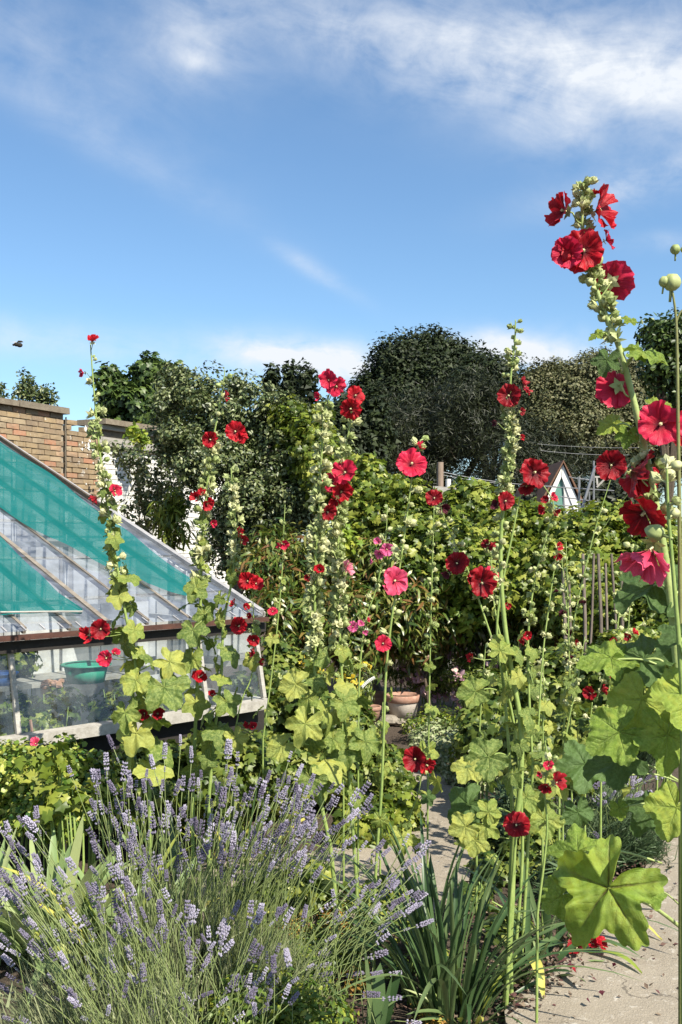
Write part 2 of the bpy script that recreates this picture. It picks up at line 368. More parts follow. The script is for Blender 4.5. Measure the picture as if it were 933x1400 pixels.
# glass: thin, dusty, mirrors the sky at a glance
def glassmat(name, dust, dustcol, tint):
    m, T = new_mat(name)
    tc = T.n('ShaderNodeTexCoord'); g = T.n('ShaderNodeNewGeometry')
    tr = T.n('ShaderNodeBsdfTransparent'); tr.inputs[0].default_value = (*tint, 1)
    gl = T.n('ShaderNodeBsdfGlossy'); gl.inputs['Roughness'].default_value = .03
    fr = T.n('ShaderNodeFresnel'); fr.inputs[0].default_value = 1.55
    mx = T.n('ShaderNodeMixShader'); T.l(T.m('MULTIPLY', fr.outputs[0], 1.3, clamp=True), mx.inputs[0]); T.l(tr.outputs[0], mx.inputs[1]); T.l(gl.outputs[0], mx.inputs[2])
    df = T.n('ShaderNodeBsdfDiffuse'); df.inputs[0].default_value = (*dustcol, 1)
    n = T.noise(g.outputs['Position'], 5, 6, .7, 1); n2 = T.noise(g.outputs['Position'], 22, 5, .7)
    f = T.m('ADD', T.m('MULTIPLY', T.m('SUBTRACT', n, .4, clamp=True), dust*3.5), T.m('MULTIPLY', n2, dust*.7), clamp=True)
    m2 = T.n('ShaderNodeMixShader'); T.l(f, m2.inputs[0]); T.l(mx.outputs[0], m2.inputs[1]); T.l(df.outputs[0], m2.inputs[2])
    o = T.n('ShaderNodeOutputMaterial'); T.l(m2.outputs[0], o.inputs[0]); return m
M['glass_roof'] = glassmat('glass_roof', .24, (.42, .46, .54), (.86, .90, .95))
M['glass_side'] = glassmat('glass_side', .07, (.5, .55, .55), (.93, .97, .96))
# turquoise shade netting
def netmat():
    m, T = new_mat('net'); g = T.n('ShaderNodeNewGeometry')
    n = T.noise(g.outputs['Position'], 6, 5, .6, .5)
    col = T.mix(n, (.004, .11, .11), (.014, .25, .235))
    df = T.n('ShaderNodeBsdfDiffuse'); T.l(col, df.inputs[0])
    tl = T.n('ShaderNodeBsdfTranslucent'); T.l(col, tl.inputs[0])
    a1 = T.n('ShaderNodeMixShader'); a1.inputs[0].default_value = .35; T.l(df.outputs[0], a1.inputs[1]); T.l(tl.outputs[0], a1.inputs[2])
    tr = T.n('ShaderNodeBsdfTransparent')
    f = T.m('MULTIPLY', T.m('ADD', n, .05), .45, clamp=True)
    mx = T.n('ShaderNodeMixShader'); T.l(f, mx.inputs[0]); T.l(a1.outputs[0], mx.inputs[1]); T.l(tr.outputs[0], mx.inputs[2])
    o = T.n('ShaderNodeOutputMaterial'); T.l(mx.outputs[0], o.inputs[0]); return m
M['net'] = netmat()
def soilmat():
    m, T = new_mat('soil'); g = T.n('ShaderNodeNewGeometry'); v = g.outputs['Position']
    n = T.noise(v, 3, 8, .7); n2 = T.noise(v, 40, 6, .7)
    col = T.mix(n, (.045, .03, .02), (.11, .08, .055)); col = T.mix(T.m('MULTIPLY', T.m('SUBTRACT', n2, .55, clamp=True), 3), col, (.22, .17, .12))
    p = T.n('ShaderNodeBsdfPrincipled'); T.l(col, p.inputs['Base Color']); p.inputs['Roughness'].default_value = .95
    T.l(bump(T, n2, 1, .03), p.inputs['Normal'])
    o = T.n('ShaderNodeOutputMaterial'); T.l(p.outputs[0], o.inputs[0]); return m
M['soil'] = soilmat()
def concretemat():
    m, T = new_mat('concrete'); g = T.n('ShaderNodeNewGeometry'); v = g.outputs['Position']
    n = T.noise(v, 2.5, 8, .65, .4); n2 = T.noise(v, 30, 6, .7); n3 = T.noise(v, 120, 4, .7)
    col = T.mix(n, (.21, .175, .13), (.38, .33, .255))
    col = T.mix(T.m('MULTIPLY', T.m('SUBTRACT', n2, .56, clamp=True), 5, clamp=True), col, (.58, .54, .47))
    col = T.mix(T.m('MULTIPLY', T.m('SUBTRACT', n3, .58, clamp=True), 5, clamp=True), col, (.13, .10, .08))
    ck = T.n('ShaderNodeTexVoronoi', feature='DISTANCE_TO_EDGE'); ck.inputs['Scale'].default_value = .8
    wv = T.n('ShaderNodeVectorMath', operation='ADD'); nz = T.n('ShaderNodeTexNoise'); nz.inputs['Scale'].default_value = 4; nz.inputs['Detail'].default_value = 6; T.l(v, nz.inputs['Vector'])
    sc3 = T.n('ShaderNodeVectorMath', operation='SCALE'); sc3.inputs['Scale'].default_value = .35; T.l(nz.outputs['Color'], sc3.inputs[0]); T.l(v, wv.inputs[0]); T.l(sc3.outputs[0], wv.inputs[1]); T.l(wv.outputs[0], ck.inputs['Vector'])
    crack = T.m('LESS_THAN', ck.outputs['Distance'], .0022)
    st_ = T.m('MULTIPLY', T.m('SUBTRACT', T.noise(v, 1.3, 7, .7, .8), .48), 3.2, clamp=True)
    col = T.mix(T.m('MULTIPLY', st_, .5), col, (.17, .135, .095)); col = T.mix(T.m('MULTIPLY', crack, .55), col, (.05, .04, .03))
    vo = T.n('ShaderNodeTexVoronoi'); vo.inputs['Scale'].default_value = 48; T.l(v, vo.inputs['Vector'])
    col = T.mix(T.m('MULTIPLY', T.m('LESS_THAN', vo.outputs['Distance'], .16), .35), col, (.50, .44, .36))
    p = T.n('ShaderNodeBsdfPrincipled'); T.l(col, p.inputs['Base Color']); p.inputs['Roughness'].default_value = .93
    T.l(bump(T, T.m('ADD', n2, T.m('MULTIPLY', n3, .6)), .8, .008), p.inputs['Normal'])
    o = T.n('ShaderNodeOutputMaterial'); T.l(p.outputs[0], o.inputs[0]); return m
M['concrete'] = concretemat()
# ------------------------------------------------------------------ ground and paths
def sheet(name, poly, z, mat, thick=0):
    P = [(p[0], p[1], z) for p in poly]; n = len(P)
    if thick:
        P += [(p[0], p[1], z-thick) for p in poly]
        Fs = [tuple(range(n))]+[(i, i+n, (i+1) % n+n, (i+1) % n) for i in range(n)]
    else: Fs = [tuple(range(n))]
    o = obj(name, mesh(name, P, Fs, mat)); o['kind'] = 'structure'; return o
def grid_ground():
    xs = np.concatenate([np.linspace(-600, -12, 12), np.linspace(-11, 11, 90), np.linspace(12, 600, 12)])
    ys = np.concatenate([np.linspace(-300, -3, 8), np.linspace(-2, 16, 80), np.linspace(18, 900, 14)])
    X, Y = np.meshgrid(xs, ys); Z = rng.normal(0, .012, X.shape)*((abs(X) < 11) & (Y > 2) & (Y < 16))-.02
    V = np.stack([X, Y, Z], -1).reshape(-1, 3); nx = len(xs)
    i = np.arange(len(ys)-1)[:, None]*nx+np.arange(nx-1)[None]
    Fq = np.stack([i, i+1, i+1+nx, i+nx], -1).reshape(-1, 4)
    o = obj('ground', mesh('ground', V, Fq, M['soil'], True)); o['kind'] = 'structure'
grid_ground()
def gp(*ps): return [ground(*p) for p in ps]
def winding(P):
    a = sum(P[i][0]*P[(i+1) % len(P)][1]-P[(i+1) % len(P)][0]*P[i][1] for i in range(len(P)))
    return P if a > 0 else P[::-1]
near = gp((690, 1402), (742, 1342), (790, 1292), (838, 1243), (880, 1205), (905, 1150), (915, 1110)) + [Vector((4.2, 6.1, 0)), Vector((4.2, 1.4, 0)), Vector((.35, 1.4, 0))]
sheet('path', winding(near), .05, M['concrete'], .12)
far = gp((250, 1262), (330, 1262), (420, 1262), (520, 1262), (590, 1256), (640, 1215), (662, 1150), (640, 1090), (610, 1050), (560, 1045), (530, 1080), (520, 1130), (430, 1172), (330, 1182), (200, 1190))
sheet('path', winding(far), .03, M['concrete'], .08)

# ------------------------------------------------------------------ brick garden wall
WD = Vector((math.sin(math.radians(28)), math.cos(math.radians(28)), 0)); WN = Vector((WD.y, -WD.x, 0))
W0 = at(0, 738, 13.0); W0.z = 0
def wall_t(px):
    k = (px-466.5)/F; return (k*W0.y-W0.x)/(WD.x-k*WD.y)
WR = Matrix((WD, -WN, (0, 0, 1))).transposed()
def wbox(mb, t0, t1, z0, z1, n0, n1, jit=0):
    c = W0+WD*(t0+t1)/2+WN*(n0+n1)/2; c.z = (z0+z1)/2
    mb.box(c, t1-t0, n1-n0, z1-z0, WR, jit)
bricks = {}
for kind in ('brick', 'brick_white'):
    L = []
    for k in range(3):
        mb = MB(); c = 0.008
        P = []
        for z in (-.0325, .0325):
            for x, y in ((-.1075, -.05), (.1075, -.05), (.1075, .05), (-.1075, .05)):
                P.append((x+random.uniform(-c, c)*.6, y+random.uniform(-c, c), z+random.uniform(-c, c)*.45))
        mb.add(P, [(0, 3, 2, 1), (4, 5, 6, 7), (0, 1, 5, 4), (1, 2, 6, 5), (2, 3, 7, 6), (3, 0, 4, 7)])
        L.append(mb.mesh('brick', M[kind]))
    bricks[kind] = L
def lay(parent, t0, t1, z0, z1, kind, topcut=None, skip=0):
    row = 0; z = z1-.038
    while z > z0:
        t = t0+(.1125 if row % 2 else .0)
        while t < t1-.05:
            half = min(.225, t1-t)
            if random.random() > skip and (topcut is None or z < topcut(t)):
                m = Matrix.Translation(W0+WD*(t+half/2)+WN*(-.05+random.uniform(0, .008))+Vector((0, 0, z)))
                Sx = Matrix.Diagonal((half/.225, 1, 1, 1)) if half < .2 else Matrix.Identity(4)
                R = WR.to_4x4() @ Matrix.Rotation(random.gauss(0, .012), 4, 'Y')
                o = obj('brick', random.choice(bricks[kind]), None); o.parent = parent
                o.matrix_local = Matrix.Translation(-parent.location) @ m @ R @ Sx
            t += .225
        if row % 2:
            o = obj('brick', bricks[kind][0], None); o.parent = parent
            o.matrix_local = Matrix.Translation(-parent.location+W0+WD*(t0+.052)+WN*(-.047)+Vector((0, 0, z))) @ WR.to_4x4() @ Matrix.Diagonal((.46, 1, 1, 1))
        z -= .0755; row += 1
tA, tB = wall_t(88), wall_t(136)
wl = empty('brick_wall', W0+WD*.5, 'old yellow brick garden wall behind the glasshouse, topped by stone coping', 'wall', 'garden walls')
mb = MB(); wbox(mb, -3, tA-.005, -.1, 3.42, -.35, -.015); mb.build('mortar_core', M['mortar'], wl, loc=wl.location)
lay(wl, -.45, tA-.01, 1.35, 3.42, 'brick')
mb = MB()
for a, b in ((-3, -.9), (-.893, .27), (.277, tA+.03)): wbox(mb, a, b, 3.422, 3.50, -.40, .075, .006)
mb.build('coping', M['coping'], wl, loc=wl.location)
w2 = empty('brick_pier', W0+WD*(tA+tB)/2, 'lower brick end of the old wall with flaking white paint, beside the coping', 'wall pier', 'garden walls')
mb = MB(); wbox(mb, tA+.035, tB-.01, -.1, 3.20, -.34, -.055); mb.build('mortar_core', M['mortar'], w2, loc=w2.location)
lay(w2, tA+.045, tB, 1.35, 3.36, 'brick', lambda t: 3.27+.09*math.sin(t*17)+.03*math.sin(t*41))
mb = MB()
for i in range(26):   # flakes of old white paint left on the bricks
    t = random.uniform(tA+.3, tB-.08); z = random.choice((random.uniform(2.95, 3.3), random.uniform(2.4, 3.2))); s = random.choice((.008, .012, .018, .035))
    pts = [W0+WD*(t+s*math.cos(k*.7)*random.uniform(.35, 1.2))+WN*.012+Vector((0, 0, z+s*1.3*math.sin(k*.7)*random.uniform(.35, 1.2))) for k in range(9)]
    mb.add(pts, [tuple(range(9))])
o = mb.build('paint_flakes', M['white_paint'], w2, loc=w2.location); o['kind'] = 'stuff'
mb = MB(); mb.tube([W0+WD*(tA+.017)+WN*(.012+.006*math.sin(i*3))+Vector((0, 0, 1.3+i*.16)) for i in range(14)], .012, 5)
tag(mb.build('cable', M['bark_grey']), 'thin dark cable running down the joint between the two brick wall sections', 'cable')
# white-painted wall further along
w3 = empty('white_wall', W0+WD*4, 'white painted brick garden wall behind the climbing shrubs', 'wall', 'garden walls')
mb = MB(); wbox(mb, tB+.02, 7.6, -.1, 3.30, -.42, -.08); mb.build('mortar_core', M['mortar_white'], w3, loc=w3.location)
mb = MB(); row = 0; z = 3.2
def wbrick(mb, t, z, L=.213): wbox(mb, t, t+L, z-.0325, z+.0325, -.17, -.068+random.uniform(0, .007), .003)
vis = []
while z > .1:
    t = tB+.03+(.11 if row % 2 else 0)
    while t < 7.4:
        px = 466.5+F*(W0+WD*t).x/(W0+WD*t).y; py = HZ+F*(CH-z)/(W0+WD*t).y
        inview = (px < 285 and py < 790 and py > 600 and py < 690+.67*(px-140)+30)
        vis.append((0 if inview and (px > 225 or py < 640) else 1 if inview else 2, t, z)); t += .225
    z -= .0755; row += 1
vis.sort(key=lambda q: q[0])
for q in vis[:300]:
    o = obj('brick', random.choice(bricks['brick_white'])); o.parent = w3
    o.matrix_local = Matrix.Translation(-w3.location+W0+WD*(q[1]+.1075)+WN*(-.12+random.uniform(0, .008))+Vector((0, 0, q[2]))) @ WR.to_4x4()
for q in vis[300:]: wbrick(mb, q[1], q[2])
o = mb.build('brick_courses', M['brick_white'], w3, loc=w3.location); o['kind'] = 'stuff'
mb = MB()
for a, b in ((tB+.02, 3.1), (3.11, 4.4), (4.41, 7.6)): wbox(mb, a, b, 3.36, 3.44, -.45, .10, .005)
mb.build('coping', M['coping'], w3, loc=w3.location)
mb = MB(); wbox(mb, tB+.02, 7.6, 3.29, 3.358, -.3, .02); wbox(mb, tB+.02, 7.6, 3.05, 3.18, -.3, -.01); mb.build('white_ledge', M['weathered'], w3, loc=w3.location)
mb = MB(); wbox(mb, tB+.02, 7.6, 3.182, 3.288, -.3, -.05); wbox(mb, tB+.02, 7.6, 3.01, 3.048, -.3, -.03); mb.build('painted_shade_strip', M['bark_grey'], w3, loc=w3.location)  # dark strips stand in for the shade line under each ledge

# ------------------------------------------------------------------ glasshouse
GS = Vector((1, 1, 0)); GR = Vector((-1, 1, 0)); G0 = at(200, 738, 5.5); G0.z = 0
EH = 1.205; SL = .5405     # eave height, rise per unit r
def gh(s, r, z): v = G0+GS*s+GR*r; v.z = z; return v
def roof(s, r, lift=0): return gh(s, r, EH+SL*r)+Vector((.26, -.26, .93)).normalized()*lift
SE = .5586; RT = 3.1
g = empty('glasshouse', gh(-.3, 0, 0), 'weathered wooden lean-to glasshouse with glass roof and low dark brick base', 'glasshouse')
def part(mb, name, mat, smooth=False, parent=None): return mb.build(name, mat, g, smooth, loc=g.location)
def inv_s(px):
    k = (px-466.5)/F; return (k*G0.y-G0.x)/(1-k)
raft = [-1.25, -1.07, -.89, -.71] + [inv_s(p) for p in (30, 92, 144, 198, 253, 302)]
for i, s in enumerate(raft):
    thick = .030 if i == 6 else .017
    mb = MB(); mb.bar(roof(s, -.02, .004), roof(s, RT, .004), thick, .035, Vector((.26, -.26, .93)).normalized()); part(mb, 'rafter', M['rafterwood'])
ends = raft+[SE]; laps = [-.03, .22, .62, 1.05, 1.50, 1.98, 2.5, RT]
for i in range(len(ends)-1):
    for j in range(len(laps)-1):
        a, b = ends[i]+.006, ends[i+1]-.006; r0, r1 = laps[j]-.015, laps[j+1]
        l0, l1 = .017+random.uniform(0, .003), .009
        P = [roof(a, r0, l0), roof(b, r0, l0), roof(b, r1, l1), roof(a, r1, l1)]
        part(MB().add(P, [(0, 1, 2, 3)]), 'pane', M['glass_roof'])
for j in laps[1:-1]:
    mb = MB(); mb.bar(roof(raft[0], j, -.008), roof(SE, j, -.008), .012, .008); part(mb, 'glazing_bar', M['weathered'])
mb = MB(); mb.bar(roof(SE+.01, -.02, .012), roof(SE+.01, RT, .012), .038, .045, Vector((.26, -.26, .93)).normalized()); part(mb, 'verge_board', M['lead'])
mb = MB(); mb.bar(roof(SE+.032, -.02, -.02), roof(SE+.032, RT, -.02), .014, .07, Vector((.26, -.26, .93)).normalized()); part(mb, 'barge_board', M['weathered'])
mb = MB(); mb.bar(roof(SE-.03, 1.15, .045), roof(SE-.03, RT, .045), .02, .03, Vector((.26, -.26, .93)).normalized()); part(mb, 'old_batten', M['bark'])
# eave: rusty gutter board with a board below painted black for the overhang's shade
mb = MB(); mb.bar(gh(-1.3, -.055, EH-.035), gh(SE+.02, -.055, EH-.035), .03, .026); part(mb, 'gutter_board', M['rust'])
mb = MB(); mb.bar(gh(-1.3, -.02, EH-.085), gh(SE+.03, -.02, EH-.085), .035, .055); part(mb, 'eave_shade_board', M['dark_base_eave_shade'])
for k in range(26):
    s = -1.25+k*.072; mb = MB(); mb.bar(roof(s, -.045, .024), roof(s, -.005, .024), .008, .004); part(mb, 'glass_clip', M['lead'])
# front: leans outwards to the sill
ft, fb, zt, zb = 0.0, -.06, EH-.11, .70
def front(s, f, off=0): return gh(s, ft+(fb-ft)*f-off, zt+(zb-zt)*f)
mull = [-1.02, -.565, inv_s(180), inv_s(270)-.0, SE-.01]
for i, s in enumerate(mull):
    mb = MB(); mb.bar(front(s, 0, .004), front(s, 1, .004), .022 if i < 4 else .026, .025, Vector((1, 1, 0))); part(mb, 'mullion', M['weathered'])
for i in range(len(mull)-1):
    P = [front(mull[i]+.008, 0), front(mull[i]+.008, 1), front(mull[i+1]-.008, 1), front(mull[i+1]-.008, 0)]
    part(MB().add(P, [(0, 1, 2, 3)]), 'pane', M['glass_side'])
mb = MB(); mb.bar(gh(-1.4, -.085, .672), gh(SE-.04, -.085, .672), .085, .055); part(mb, 'sill', M['sillwood'])
mb = MB(); mb.bar(gh(-1.4, -.02, .32), gh(SE, -.02, .32), .10, .63); part(mb, 'base_wall', M['dark_base_eave_shade'])
# gable end
mb = MB(); mb.bar(gh(SE, -.02, .32), gh(SE, RT, .32), .08, .63); mb.bar(gh(SE, -.05, .665), gh(SE, RT, .665), .07, .05); part(mb, 'gable_sill', M['sillwood'])
for r in (.5, 1.05, 1.6, 2.2, RT):
    mb = MB(); mb.bar(gh(SE, r, .69), gh(SE, r, EH+SL*r-.03), .03, .03, GR); part(mb, 'gable_mullion', M['whitewood'])
for r0, r1 in ((.02, .5), (.5, 1.05), (1.05, 1.6), (1.6, 2.2), (2.2, RT)):
    P = [gh(SE, r0+.01, .69), gh(SE, r1-.01, .69), gh(SE, r1-.01, EH+SL*r1-.04), gh(SE, r0+.01, EH+SL*r0-.04)]
    part(MB().add(P, [(0, 1, 2, 3)]), 'pane', M['glass_side'])
mb = MB(); mb.bar(gh(SE, 0, 1.13), gh(SE, RT, 1.13), .03, .03); part(mb, 'gable_rail', M['whitewood'])
# whitewashed board wall at the back, one board next to another
k = 0; s = -1.3
while s < SE-.05:
    mb = MB(); wd = random.uniform(.085, .11); mb.box(gh(s+wd/2, RT, 1.42+random.uniform(-.01, .01)), wd*1.36, .02, 2.8, Matrix.Rotation(math.radians(45), 3, 'Z')); part(mb, 'board', M['whitewood' if k % 3 else 'weathered']); s += wd+.004; k += 1
mb = MB(); mb.bar(gh(-1.35, RT, EH+SL*RT+.02), gh(SE+.05, RT, EH+SL*RT+.02), .12, .08); part(mb, 'ridge_board', M['lead'])
mb = MB()
for s in (-.9, -.35, .15): mb.bar(gh(s, 1.2, 0), gh(s, 1.2, EH+SL*1.2-.03), .04, .04, GR)
mb.bar(gh(-1.3, 1.2, 1.62), gh(SE, 1.2, 1.62), .04, .04); part(mb, 'inner_frame', M['whitewood'])
for s0, s1 in ((-.13, .06), (.075, .26), (.275, .44), (.455, .535)):
    mb = MB(); c0, c1 = gh(s0, .78, .98), gh(s1, .78, .98); mb.bar(c0, c1, .015, .50); part(mb, 'white_panel', M['whitewood'])
# bench inside
bench = empty('potting_bench', gh(-.35, 1.0, 0), 'grey plank bench seen through the front glass of the glasshouse', 'bench')
mb = MB()
for i in range(4): mb.bar(gh(-1.25, .55+i*.12, .80), gh(.45, .55+i*.12, .80), .155, .025)
mb.build('bench_top', M['weathered'], bench, loc=bench.location)
for s in (-1.1, -.3, .4):
    mb = MB(); mb.bar(gh(s, .62, 0), gh(s, .62, .785), .05, .05, GS); mb.build('leg', M['weathered'], bench, loc=bench.location)
def hit_bench(px, Y, z): v = at(px, 738, Y); v.z = z; return v
def tub(loc, r, h, mat, label):
    t = empty('tub', loc, label, 'tub', 'plastic tubs on the bench')
    MB().lathe([(r*.05, .005), (r*.78, 0), (r*.95, h*.9), (r*.9, h*.9), (r*.75, .02), (.01, .02)]).build('bowl', mat, t, True)
    MB().lathe([(r*.95, h*.86), (r*1.08, h*.88), (r*1.1, h*.96), (r*1.0, h), (r*.9, h*.97)], k=32).build('rim', mat, t, True)
gt = ((112-466.5)/F); 
tub(hit_bench(118, 5.85, .815), .135, .11, M['tub_green'], 'green plastic tub on the bench behind the glass')
tub(hit_bench(2, 5.75, .815), .09, .07, M['tub_blue'], 'blue plastic tub at the left end of the glasshouse bench')
mb = MB(); mb.tube([hit_bench(42, 5.25, .70), hit_bench(52, 5.27, .42)], .008, 6)
tag(mb.build('cane', M['terracotta']), 'orange brown cane leaning inside the glasshouse front pane', 'cane')
mb = MB()
for i in range(9):
    p = hit_bench(60+i*3, 5.62+random.uniform(-.05, .05), .825+.01*(i % 3)); mb.ball(p, .025, .02, .018, 6, 4, .3)
tag(mb.build('clay_shards', M['terracotta']), 'heap of broken clay pots on the bench beside the green tub', 'clay shards', kind='stuff')

# turquoise netting laid over the roof
def roofhit(px, py, lift):
    d = at(px, py, 1)-Vector((0, 0, CH)); n = GS.cross(GR+Vector((0, 0, SL))).normalized(); p0 = roof(0, 0, lift); o = Vector((0, 0, CH))
    k = (p0-o).dot(n)/d.dot(n); return o+d*k, n
def net(label, top, bot, amp, n=40, m=14):
    V = []; Fs = []
    def lerp(L, t):
        t *= len(L)-1; i = min(int(t), len(L)-2); f = t-i; return L[i][0]*(1-f)+L[i+1][0]*f, L[i][1]*(1-f)+L[i+1][1]*f
    ph = random.uniform(0, 6)
    for i in range(n+1):
        for j in range(m+1):
            a = lerp(top, i/n); b = lerp(bot, i/n); f = j/m
            p, nr = roofhit(a[0]*(1-f)+b[0]*f, a[1]*(1-f)+b[1]*f, .03)
            V.append(p+nr*amp*(1+math.sin(f*13+ph+2*math.sin(i*.2))*.6+.5*math.sin(i*.5+f*5)+.35*math.sin(f*29+i*.13)))
    for i in range(n):
        for j in range(m): k = i*(m+1)+j; Fs.append((k, k+1, k+m+2, k+m+1))
    return tag(mesh_o('shade_net', V, Fs, M['net']), label, 'shade net', 'turquoise shade nets on the glasshouse roof')
def mesh_o(name, V, Fs, mat, smooth=True): return obj(name, mesh(name, V, Fs, mat, smooth))
net('long turquoise shade net along the roof verge beside the brick wall', [(-60, 556), (0, 605), (70, 654), (140, 705), (200, 750), (277, 802)], [(-60, 640), (0, 694), (70, 740), (140, 775), (200, 803), (268, 818)], .014)
net('turquoise shade net on the lower left roof, ending above the gutter', [(-90, 690), (-40, 712), (0, 735), (40, 775), (75, 805), (112, 838)], [(-90, 850), (-40, 846), (0, 843), (40, 841), (75, 840), (112, 839)], .010)
mb = MB(); mb.tube([roofhit(-60, 840, .045)[0], roofhit(0, 837, .045)[0], roofhit(80, 836, .045)[0], roofhit(113, 836, .045)[0]], .005, 5)
tag(mb.build('batten', M['weathered']), 'thin stick weighing down the lower edge of the turquoise net', 'stick')

# ------------------------------------------------------------------ little shed with a steep white gable
SY = 16.0
sh = empty('shed', at(768, 738, SY)*1, 'small steep shed with white gable boards and green window behind the vines', 'shed'); 
sh.location.z = 0
def sp(px, py, dy=0): v = at(px, py, SY); v.y += dy; return v
MB().add([sp(764, 640), sp(733, 705), sp(733, 880), sp(812, 880), sp(805, 700), sp(764, 640, 3), sp(733, 705, 3), sp(812, 880, 3), sp(805, 700, 3), sp(733, 880, 3)],
         [(0, 1, 2, 3, 4), (0, 5, 6, 1), (0, 4, 8, 5), (1, 6, 9, 2), (4, 3, 7, 8)]).build('wall', M['shed_dark'], sh, loc=sh.location)
def slab(pts, th): 
    n = len(pts); P = list(pts)+[p+Vector((0, th, 0)) for p in pts]
    return P, [tuple(range(n)), tuple(range(2*n-1, n-1, -1))]+[(i, i+n, (i+1) % n+n, (i+1) % n) for i in range(n)]
MB().add(*slab([sp(768, 636, -.10), sp(768, 648, -.10), sp(745, 700, -.10), sp(737, 700, -.10)], .05)).build('gable_board', M['white_paint'], sh, loc=sh.location)
MB().add(*slab([sp(768, 636, -.11), sp(797, 705, -.11), sp(786, 705, -.11), sp(766, 652, -.11)], .05)).build('gable_board', M['white_paint'], sh, loc=sh.location)
MB().add(*slab([sp(764.5, 652, -.06), sp(770, 656, -.06), sp(780, 700, -.06), sp(748, 700, -.06)], .03)).build('window', M['green_paint'], sh, loc=sh.location)
MB().add(*slab([sp(768, 655, -.09), sp(771, 655, -.09), sp(787, 704, -.09), sp(772, 704, -.09)], .03)).build('glazing_strip', M['whitewood'], sh, loc=sh.location)
mb = MB(); mb.add([sp(768, 633, -.15), sp(768, 633, 3), sp(726, 712, 3), sp(726, 712, -.15), sp(768, 630, -.15), sp(768, 630, 3), sp(722, 712, 3), sp(722, 712, -.15)], [(0, 3, 2, 1), (4, 5, 6, 7), (0, 4, 7, 3), (0, 1, 5, 4), (3, 7, 6, 2)])
mb.add([sp(768, 633, -.15), sp(768, 633, 3), sp(801, 705, 3), sp(801, 705, -.15), sp(768, 630, -.15), sp(768, 630, 3), sp(804, 704, 3), sp(804, 704, -.15)], [(0, 1, 2, 3), (4, 7, 6, 5), (0, 3, 7, 4), (3, 2, 6, 7)])
mb.build('roof', M['shed_roof'], sh, loc=sh.location)
# steel frame beside it
fr = empty('steel_frame', at(800, 738, 13.5)*1, 'galvanised steel tube frame standing right of the steep shed', 'frame'); fr.location.z = 0
def fp(px, py, Y=13.5): return at(px, py, Y)
for a, b, r in ((fp(792, 652), fp(793, 900), .016), (fp(812, 630), fp(812, 900), .012), (fp(806, 672), fp(806, 900), .010), (fp(771, 676), fp(772, 900), .010)):
    MB().tube([a, b], r, 6).build('upright', M['steel'], fr, loc=fr.location)
for a, b, r in ((fp(789, 654), fp(812, 657), .010), (fp(745, 665), fp(840, 671), .008), (fp(766, 679), fp(830, 688), .008), (fp(745, 690), fp(835, 694), .007), (fp(778, 652), fp(792, 655), .007)):
    MB().tube([a, b], r, 6).build('rail', M['steel'], fr, loc=fr.location)
MB().tube([fp(814, 637, 13.35), fp(796, 695, 13.35)], .020, 6).build('brace', M['steel'], fr, loc=fr.location)
br = empty('bracket', fp(822, 655, 13.1), 'pale bracket sticking out by the dark red flower', 'bracket')
for a, b in (((813, 652), (830, 652)), ((816, 653), (817, 663)), ((829, 653), (816, 666))):
    MB().bar(fp(*a, 13.1), fp(*b, 13.1), .02, .022).build('arm', M['weathered'], br, loc=br.location)
# wooden posts and wire above the vines
def post(px, top, r, Y, label, mat='post'):
    b = at(px, 738, Y); b.z = 0
    mb = MB(); mb.tube([b, b+Vector((0, 0, 1)), at(px, top, Y)], [r*1.05, r, r*.97], 10)
    tag(mb.build('post', M[mat], None, False, loc=b), label, 'post', 'posts above the vines')
post(602, 632, .042, 12, 'tall round wooden post left of the dark conifers')
post(613, 655, .034, 11.8, 'short grey post beside the tall round one', 'whitewood')
MB().bar(at(592, 668, 11.5), at(640, 672, 11.5), .05, .06).build('rail', M['weathered'])
tag(bpy.data.objects['rail.005'] if 'rail.005' in bpy.data.objects else C.objects[-1], 'grey wooden rail lying on the vine top beside the short post', 'rail')
for i, (a, b, sag) in enumerate((((604, 645), (760, 665), 4), ((604, 649), (700, 662), 2), ((740, 616), (860, 622), 2), ((735, 607), (880, 612), 2))):
    Y = 12 if i < 2 else 20
    pts = [at(a[0]+(b[0]-a[0])*t, a[1]+(b[1]-a[1])*t+sag*4*t*(1-t), Y) for t in [k/8 for k in range(9)]]
    tag(MB().tube(pts, .0035, 4).build('wire', M['steel']), ['upper wire strung from the tall post to the shed', 'lower wire strung from the tall post', 'lower overhead wire in front of the grey tree', 'upper overhead wire in front of the grey tree'][i], 'wire', 'wires')
# stakes for climbing beans
for i, (x0, y0, x1, y1) in enumerate(((797, 757, 799, 855), (812, 757, 809, 830), (818, 757, 821, 860), (836, 757, 841, 850), (849, 760, 850, 865), (778, 790, 780, 900), (770, 780, 772, 880), (828, 770, 829, 850))):
    a, b = at(x0, y0, 7.2), at(x1, y1, 7.2); b = b+(b-a).normalized()*((b.z)/abs((b-a).normalized().z))
    tag(MB().tube([a, a.lerp(b, .3)+Vector((.006, 0, 0)), a.lerp(b, .6), b], [.011, .013, .012, .014] if i % 2 == 0 else .009, 7).build('stake', M['stake']),
        ['thick brown stake left in the row above the mallows', 'slim pale stake second in the row', 'rough stake in the middle of the row', 'leaning brown stake right of the middle one', 'rightmost stake under the pink flower', 'low grey stake behind the dark seedheads', 'lowest left stake by the red side flower', 'thin stake between the middle and leaning stakes'][i], 'stake', 'stakes in the vine row')

